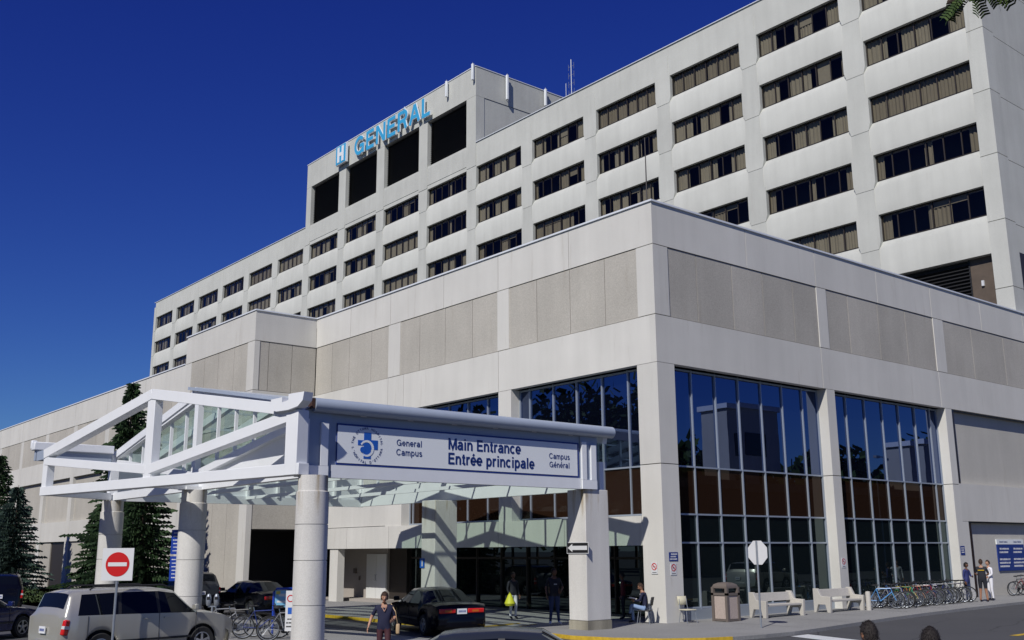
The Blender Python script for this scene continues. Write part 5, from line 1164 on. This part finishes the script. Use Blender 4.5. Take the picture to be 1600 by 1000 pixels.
# signs on columns and walls
def plate(name, label, cat, origin, right, w, h, mat, th=.012):
    t = thing(name, label, cat, origin); r = Vector(right).normalized(); n = r.cross(Vector((0, 0, 1)))
    def P(u, v, w_): return r * u + n * w_ + Vector((0, 0, v))
    MB().prism([(-w / 2, -h / 2), (w / 2, -h / 2), (w / 2, h / 2), (-w / 2, h / 2)], P, 0, th).build('plate', mat, t); return t, P, r
def lines(t, P, r, rows, cap, mat, z0, dz_, th=.013, lead=0):
    for i, s_ in enumerate(rows): text(s_, cap, 'lettering', mat, t, P(0, z0 - i * dz_, th), r, (0, 0, 1), align='CENTER', weight=.15, depth=.002)
def print_rows(t, P, z0, dz_, n_, w, mat, h=.05, cx=0, th=.0125, seed=1):
    rr = random.Random(seed)
    for i in range(n_):
        m = MB(); x = cx - w / 2 * rr.uniform(.6, 1); e_ = cx + w / 2 * rr.uniform(.6, 1); z = z0 - i * dz_
        while x < e_:
            q = rr.uniform(.45, .8) * h; m.prism([(x, z - h / 2), (x + q, z - h / 2), (x + q, z + h * rr.choice((.3, .5, .5))), (x, z + h * .4)], P, th, th + .002); x += q + h * (.10 if rr.random() < .8 else .35)
        m.build('small_print', mat, t)
def disc(P, r0, cz, w0, w1, n_=24, r_in=None, cx=0):
    m = MB()
    if r_in is None: m.prism([(cx + r0 * math.cos(R(360 * i / n_)), cz + r0 * math.sin(R(360 * i / n_))) for i in range(n_)], P, w0, w1)
    else:
        for i in range(n_):
            a, b = R(360 * i / n_), R(360 * (i + 1) / n_); m.quad(P(cx + r0 * math.cos(a), cz + r0 * math.sin(a), w1), P(cx + r0 * math.cos(b), cz + r0 * math.sin(b), w1), P(cx + r_in * math.cos(b), cz + r_in * math.sin(b), w1), P(cx + r_in * math.cos(a), cz + r_in * math.sin(a), w1))
    return m
def no_smoking(label, origin, right):
    t, P, r = plate('no_smoking_sign', label, 'sign', origin, right, .30, .40, 'white')
    disc(P, .125, .05, 0, .016, r_in=.095).build('red_ring', 'red', t)
    MB().prism([(-.085, .12), (-.065, .14), (.085, -.02), (.065, -.04)], P, .013, .0155).build('red_bar', 'red', t)
    MB().prism([(-.06, .03), (.05, .03), (.05, .055), (-.06, .055)], P, .0122, .0130).build('cigarette', 'black', t)
    MB().prism([(-.10, -.16), (.10, -.16), (.10, -.14), (-.10, -.14)], P, .0122, .0135).build('small_print', 'black', t)
no_smoking('no smoking notice on the left face of the corner column', (-.47, -.014, 1.84), (1, 0, 0))
no_smoking('no smoking notice under the blue notice on the corner column', (.003, .44, 1.80), (0, 1, 0))
no_smoking('no smoking notice on the window pier by the second bench', (.003, 10.9, 1.90), (0, 1, 0))
t, P, r = plate('blue_notice', 'blue notice on the right face of the corner column', 'sign', (.003, .46, 2.23), (0, 1, 0), .46, .30, 'sign_navy'); print_rows(t, P, .085, .085, 3, .40, 'white', .048)
t, P, r = plate('blue_notice', 'small blue notice on the pier beside the brown opening', 'sign', (.003, 20.9, 2.35), (0, 1, 0), .40, .42, 'sign_navy'); print_rows(t, P, .12, .10, 3, .30, 'white', .055, seed=2)
t, P, r = plate('one_way_sign', 'black and white one way arrow on the square canopy column', 'sign', (.06, -4.17, 2.54), (1, 0, 0), 1.02, .36, 'white')
MB().prism([(-.49, -.16), (.49, -.16), (.49, .16), (-.49, .16)], P, .0125, .015).build('black_field', 'black', t)
MB().prism([(-.46, 0), (-.24, -.13), (-.24, -.065), (.45, -.065), (.45, .065), (-.24, .065), (-.24, .13)], P, .0155, .018).build('arrow', 'white', t)
for zc, lab, hh in ((2.80, 'upper blue text notice on the side of the middle round column', .76), (1.98, 'lower blue text notice on the side of the middle round column', .76)):
    t, P, r = plate('blue_notice', lab, 'sign', (-7.45, -14.50, zc), (.9, .43, 0), .36, hh, 'notice_blue'); print_rows(t, P, .28, .11, 6, .26, 'white', .032, seed=int(zc * 10))
t, P, r = plate('wheelchair_notice', 'narrow notice with red ring and blue symbol on the biggest round column', 'sign', (.63, -14.64, 1.02), (.60, .80, 0), .24, .98, 'white')
disc(P, .09, .30, 0, .016, r_in=.065).build('red_ring', 'red', t); MB().prism([(-.06, -.08), (.06, -.08), (.06, .08), (-.06, .08)], P, .0125, .015).build('blue_square', 'cross_blue', t)
print_rows(t, P, -.20, .09, 3, .18, 'black', .035, seed=4)
t, P, r = plate('blue_notice', 'small blue notice on the shaded square column under the canopy', 'sign', (-8.75, -4.165, 2.02), (1, 0, 0), .30, .36, 'cross_blue'); MB().prism([(-.03, -.12), (.04, -.12), (.04, .12), (-.03, .12)], P, .0125, .015).build('mark', 'white', t)
t, P, r = plate('directory_board', 'large blue directory board with white header on the blank wall', 'sign', (-.29, 26.35, 1.98), (0, 1, 0), 2.9, 1.30, 'sign_navy', .05)
MB().prism([(-1.47, .655), (1.43, .655), (1.43, .90), (-1.47, .90)], P, 0, .05).build('header', 'sign_white', t)
for cx, hd_, rows in ((-.75, 'General Campus', ['Main Entrance', 'Patient Entry', 'Rehabilitation', 'Eye Institute']), (.75, 'Campus Général', ['Entrée', 'principale', 'Réadaptation', 'Institut'])):
    text(hd_, .085, 'header_text', 'navy', t, P(cx, .74, .052), r, (0, 0, 1), align='CENTER', depth=.003)
    print_rows(t, P, .44, .17, 2, 1.1, 'white', .09, cx, .0505, seed=int(cx * 7)); print_rows(t, P, -.08, .17, 3, 1.2, 'white', .09, cx, .0505, seed=int(cx * 9))
# advertising board on the island
t = thing('advertising_board', 'blue framed advertising board with sky blue poster behind the bicycles', 'sign', (-5.15, -11.75, 0), R(60))
MB().tube([(-.40, 0, 0), (-.40, 0, 1.26), (-.32, 0, 1.35), (.32, 0, 1.35), (.40, 0, 1.26), (.40, 0, 0)], .035, 8).build('frame', 'blue_frame', t)
plain('poster_sky', (.18, .42, .62), .4); plain('poster_yellow', (.6, .5, .08), .4)
MB().box(-.36, .36, -.01, .01, .78, 1.30).build('poster', 'poster_sky', t); MB().box(-.25, .12, -.014, -.011, 1.12, 1.2).box(-.3, .2, -.014, -.011, .93, .99).build('poster_lines', 'white', t); MB().box(-.33, -.2, -.014, -.0115, 1.18, 1.28).build('poster_patch', 'poster_yellow', t)
m = MB(); m.lathe([(.07, 0), (.07, .004)], (.2, -.016, 1.1), 16, axis='y'); m.build('red_dot', 'red', t)
# twin parking meter
t = thing('parking_meter', 'twin headed grey parking meter near the middle round column', 'meter', (-4.3, -14.55, 0), R(60)); MB().tube([(0, 0, 0), (0, 0, .95)], .03, 8).beam((-.12, 0, .95), (.12, 0, .95), .04, .04).build('post', 'galv', t)
for sx in (-1, 1):
    m = MB(); m.smooth = True; m.lathe([(.05, 0), (.07, .05), (.08, .15), (.075, .24), (.05, .31), (0, .34)], (sx * .11, 0, .97), 12, caps=False); hd_ = m.build('head', 'galv', t); MB().box(sx * .11 - .045, sx * .11 + .045, -.083, -.07, 1.14, 1.22).build('display', 'black', hd_)

# ------------------------------------------------------------------ bicycles
def make_bike(frame_mat):
    t = thing('bicycle', None, 'bicycle'); r = .335
    for nm, wx in (('wheel', -.50), ('wheel', .53)):
        w = MB(); w.torus((wx, 0, r), r - .018, .019, n=30, k=6); wo = w.build('wheel', 'tyre', t)
        w = MB(); w.torus((wx, 0, r), r - .042, .008, n=30, k=5)
        for k in range(14): a = 2 * math.pi * k / 14; w.tube([(wx, (.02 if k % 2 else -.02), r), (wx + (r - .045) * math.cos(a), 0, r + (r - .045) * math.sin(a))], .0028, 4, caps=False)
        w.tube([(wx, -.05, r), (wx, .05, r)], .02, 8); w.build('rim', 'galv', wo)
    f = MB(); BB = (-.07, 0, .30); ST = (-.20, 0, .78); HT = (.36, 0, .80); HB = (.39, 0, .66)
    f.tube([BB, ST], .017, 8).tube([ST, HT], .017, 8).tube([BB, HB], .019, 8).tube([HT, HB], .020, 8)
    for s_ in (-1, 1): f.tube([BB, (-.50, s_ * .05, r)], .010, 6).tube([ST, (-.50, s_ * .05, r)], .009, 6).tube([HB, (.45, s_ * .045, .52), (.53, s_ * .05, r)], .012, 6)
    f.build('frame', frame_mat, t)
    MB().tube([ST, (-.225, 0, .90)], .013, 6).build('seat_post', 'chrome', t)
    m = MB(); m.smooth = True; m.ball((-.27, 0, .925), .12, .075, .03, 10, 6); m.ball((-.15, 0, .93), .09, .03, .022, 8, 6); m.build('saddle', 'trim_black', t)
    MB().tube([HT, (.345, 0, .93)], .014, 6).tube([(.345, 0, .93), (.40, 0, .95)], .012, 6).tube([(.33, -.29, .97), (.40, -.12, .95), (.40, .12, .95), (.33, .29, .97)], .012, 6).build('handlebar', 'trim_black', t)
    m = MB(); m.lathe([(.09, .055), (.09, .062)], BB, 18, axis='y'); m.tube([(-.07, .06, .30), (.03, .08, .16)], .008, 5).tube([(-.07, -.06, .30), (-.17, -.08, .44)], .008, 5); m.box(-.01, .07, .08, .17, .15, .17).box(-.21, -.13, -.17, -.08, .43, .45); m.build('crankset', 'trim_black', t)
    return t
cols = ['sky', 'silver', 'blue', 'black', 'orange', 'red', 'black', 'purple', 'green', 'yellow']
bp_ = {}
def place_bike(c, x, y, rz, label, group, lean=0, z=None):
    if c in bp_: o = copy_tree(bp_[c])
    else: o = bp_[c] = make_bike('bike_' + c)
    o.location = (x, y, wz(x, y) + .008 if z is None else z); o.rotation_euler = (lean, 0, rz); o['label'] = label; o['group'] = group
    return o
nth = ['first', 'second', 'third', 'fourth', 'fifth', 'sixth', 'seventh', 'eighth', 'ninth', 'tenth', 'eleventh', 'twelfth', 'thirteenth', 'fourteenth', 'fifteenth', 'sixteenth', 'seventeenth', 'eighteenth', 'nineteenth', 'twentieth', 'twenty-first', 'twenty-second']
row = ['sky', 'black', 'silver', 'blue', 'black', 'green', 'yellow', 'black', 'orange', 'black', 'red', 'black', 'black', 'purple', 'black', 'blue', 'black', 'silver', 'black', 'black', 'purple', 'black']
rb = random.Random(5)
colname = dict(sky='light blue', black='black', silver='silver', blue='dark blue', orange='orange', red='red', purple='purple', green='green', yellow='yellow')
for i, c in enumerate(row):
    y = 11.40 + i * .315
    place_bike(c, 1.30 + rb.uniform(-.12, .12) - .01 * i, y, R(24 + rb.uniform(-9, 9)) + (math.pi if rb.random() < .35 and i else 0), '%s bicycle, %s from the bollard in the long row' % (colname[c], nth[i]), 'bicycles in the row under the windows', R(rb.uniform(-6, 6)))
t = thing('bicycle_rack', 'low galvanised bicycle rack under the long row of bicycles', 'rack', gpt(0, 11.1)); m = MB()
m.tube([(.62, 0, .06), (.62, 7.4, .11)], .03, 6).tube([(.62, 0, .48), (.62, 7.4, .53)], .025, 6)
for k in range(19): m.tube([(.62, k * .4, .06), (.62, k * .4, .5)], .012, 5)
m.build('rails', 'galv', t)
for i, (c, y, rz) in enumerate((('black', 24.3, 70), ('red', 25.0, 20), ('black', 25.7, 50), ('silver', 26.5, 25), ('black', 27.6, 30))): place_bike(c, .95, y, R(rz), '%s bicycle, %s from the left under the blue directory board' % (colname[c], nth[i]), 'bicycles under the directory board', R(3))
for i, (c, x, y, rz) in enumerate((('silver', -5.7, -13.6, 66), ('black', -4.9, -13.5, 52), ('blue', -3.9, -13.2, 60), ('black', -3.3, -12.7, 75), ('silver', -2.5, -13.1, 62))): place_bike(c, x, y, R(rz), '%s bicycle, %s from the left on the island between round columns' % (colname[c], nth[i]), 'bicycles on the traffic island', R(4))

# ------------------------------------------------------------------ what the glass mirrors: the far side of the street
ob = thing('opposite_building', 'pale flat-roofed block across the street, mirrored in the first tall window', 'building', (40, 55.5, -.1))
MB().box(0, 3, 0, 6.5, 0, 16.7).build('wall', 'conc_blank', ob); MB().box(-.3, 3.3, -.3, 6.8, 16.7, 17.2).build('roof', 'flashing', ob)
for j in range(3): MB().box(-.08, .05, 1, 4.2, 3.5 + j * 4.2, 5.8 + j * 4.2).build('window', 'car_glass', ob)
ob2 = thing('opposite_building', 'wider pale block across the street, mirrored in the second tall window', 'building', (40, 93, -.1)); MB().box(0, 4, 0, 12, 0, 15.2).build('wall', 'conc_blank', ob2); MB().box(-.3, 4.3, -.3, 12.3, 15.2, 15.8).build('roof', 'flashing', ob2)
for j in range(3): MB().box(-.08, .05, 2, 10, 3.0 + j * 4.2, 5.2 + j * 4.2).build('window', 'car_glass', ob2)
ob3 = thing('opposite_building', 'long low brown building across the street, mirrored below the pale blocks', 'building', (36, 30, -.1)); MB().box(0, 3, 0, 110, 0, 8.2).build('wall', 'brown_panel', ob3); MB().box(-.3, 3.3, -.3, 110.3, 8.2, 9.0).build('roof', 'conc_base', ob3)
t = thing('street_lamp', 'street lamp across the road, mirrored in the second tall window', 'lamp', (34, 74, 0)); MB().tube([(0, 0, 0), (0, 0, 12)], .09, 8).build('pole', 'galv', t); MB().beam((0, -1.4, 12), (0, 1.4, 12), .1, .1).build('arm', 'galv', t)
for sy in (-1, 1): MB().box(-.2, .2, sy * 1.3 - .4, sy * 1.3 + .4, 11.85, 12.1).build('lamp_head', 'galv', t)
# distant trees beyond the street (mirrored in the left-hand windows)
rnd = random.Random(9); m = MB()
spots_ = [(-150 + k * 4.6 + rnd.uniform(-2, 2), -76 + rnd.uniform(-7, 7), rnd.uniform(22, 31)) for k in range(48)] + [(44 + rnd.uniform(0, 8), 60 + k * 2.7, rnd.uniform(12, 17)) for k in range(11)] + [(46 + rnd.uniform(0, 8), 104 + k * 5, rnd.uniform(12, 18)) for k in range(12)]
for k, (cx, cy, H) in enumerate(spots_):
    m.cur = 1; m.tube([(cx, cy, -1), (cx, cy, H * .6)], .25, 5); m.cur = 0
    for i in range(750):
        a = rnd.random() * 6.28; u = rnd.uniform(-1, 1); q = rnd.random() ** .4 * (3.9 + .5 * math.sin(a * 3 + k)); s2 = math.sqrt(1 - u * u)
        p = Vector((cx + q * s2 * math.cos(a), cy + q * s2 * math.sin(a), H * .55 + u * q * H / 9 * rnd.uniform(.8, 1.0))); s_ = Vector((rnd.uniform(-1, 1), rnd.uniform(-1, 1), rnd.uniform(-1, 1))).normalized() * .8; w_ = Vector((rnd.uniform(-1, 1), rnd.uniform(-1, 1), rnd.uniform(-1, 1))).normalized() * .65
        m.quad(p - s_, p + w_, p + s_, p - w_)
m.build('far_wood', ['leaf', 'bark'], kind='stuff')
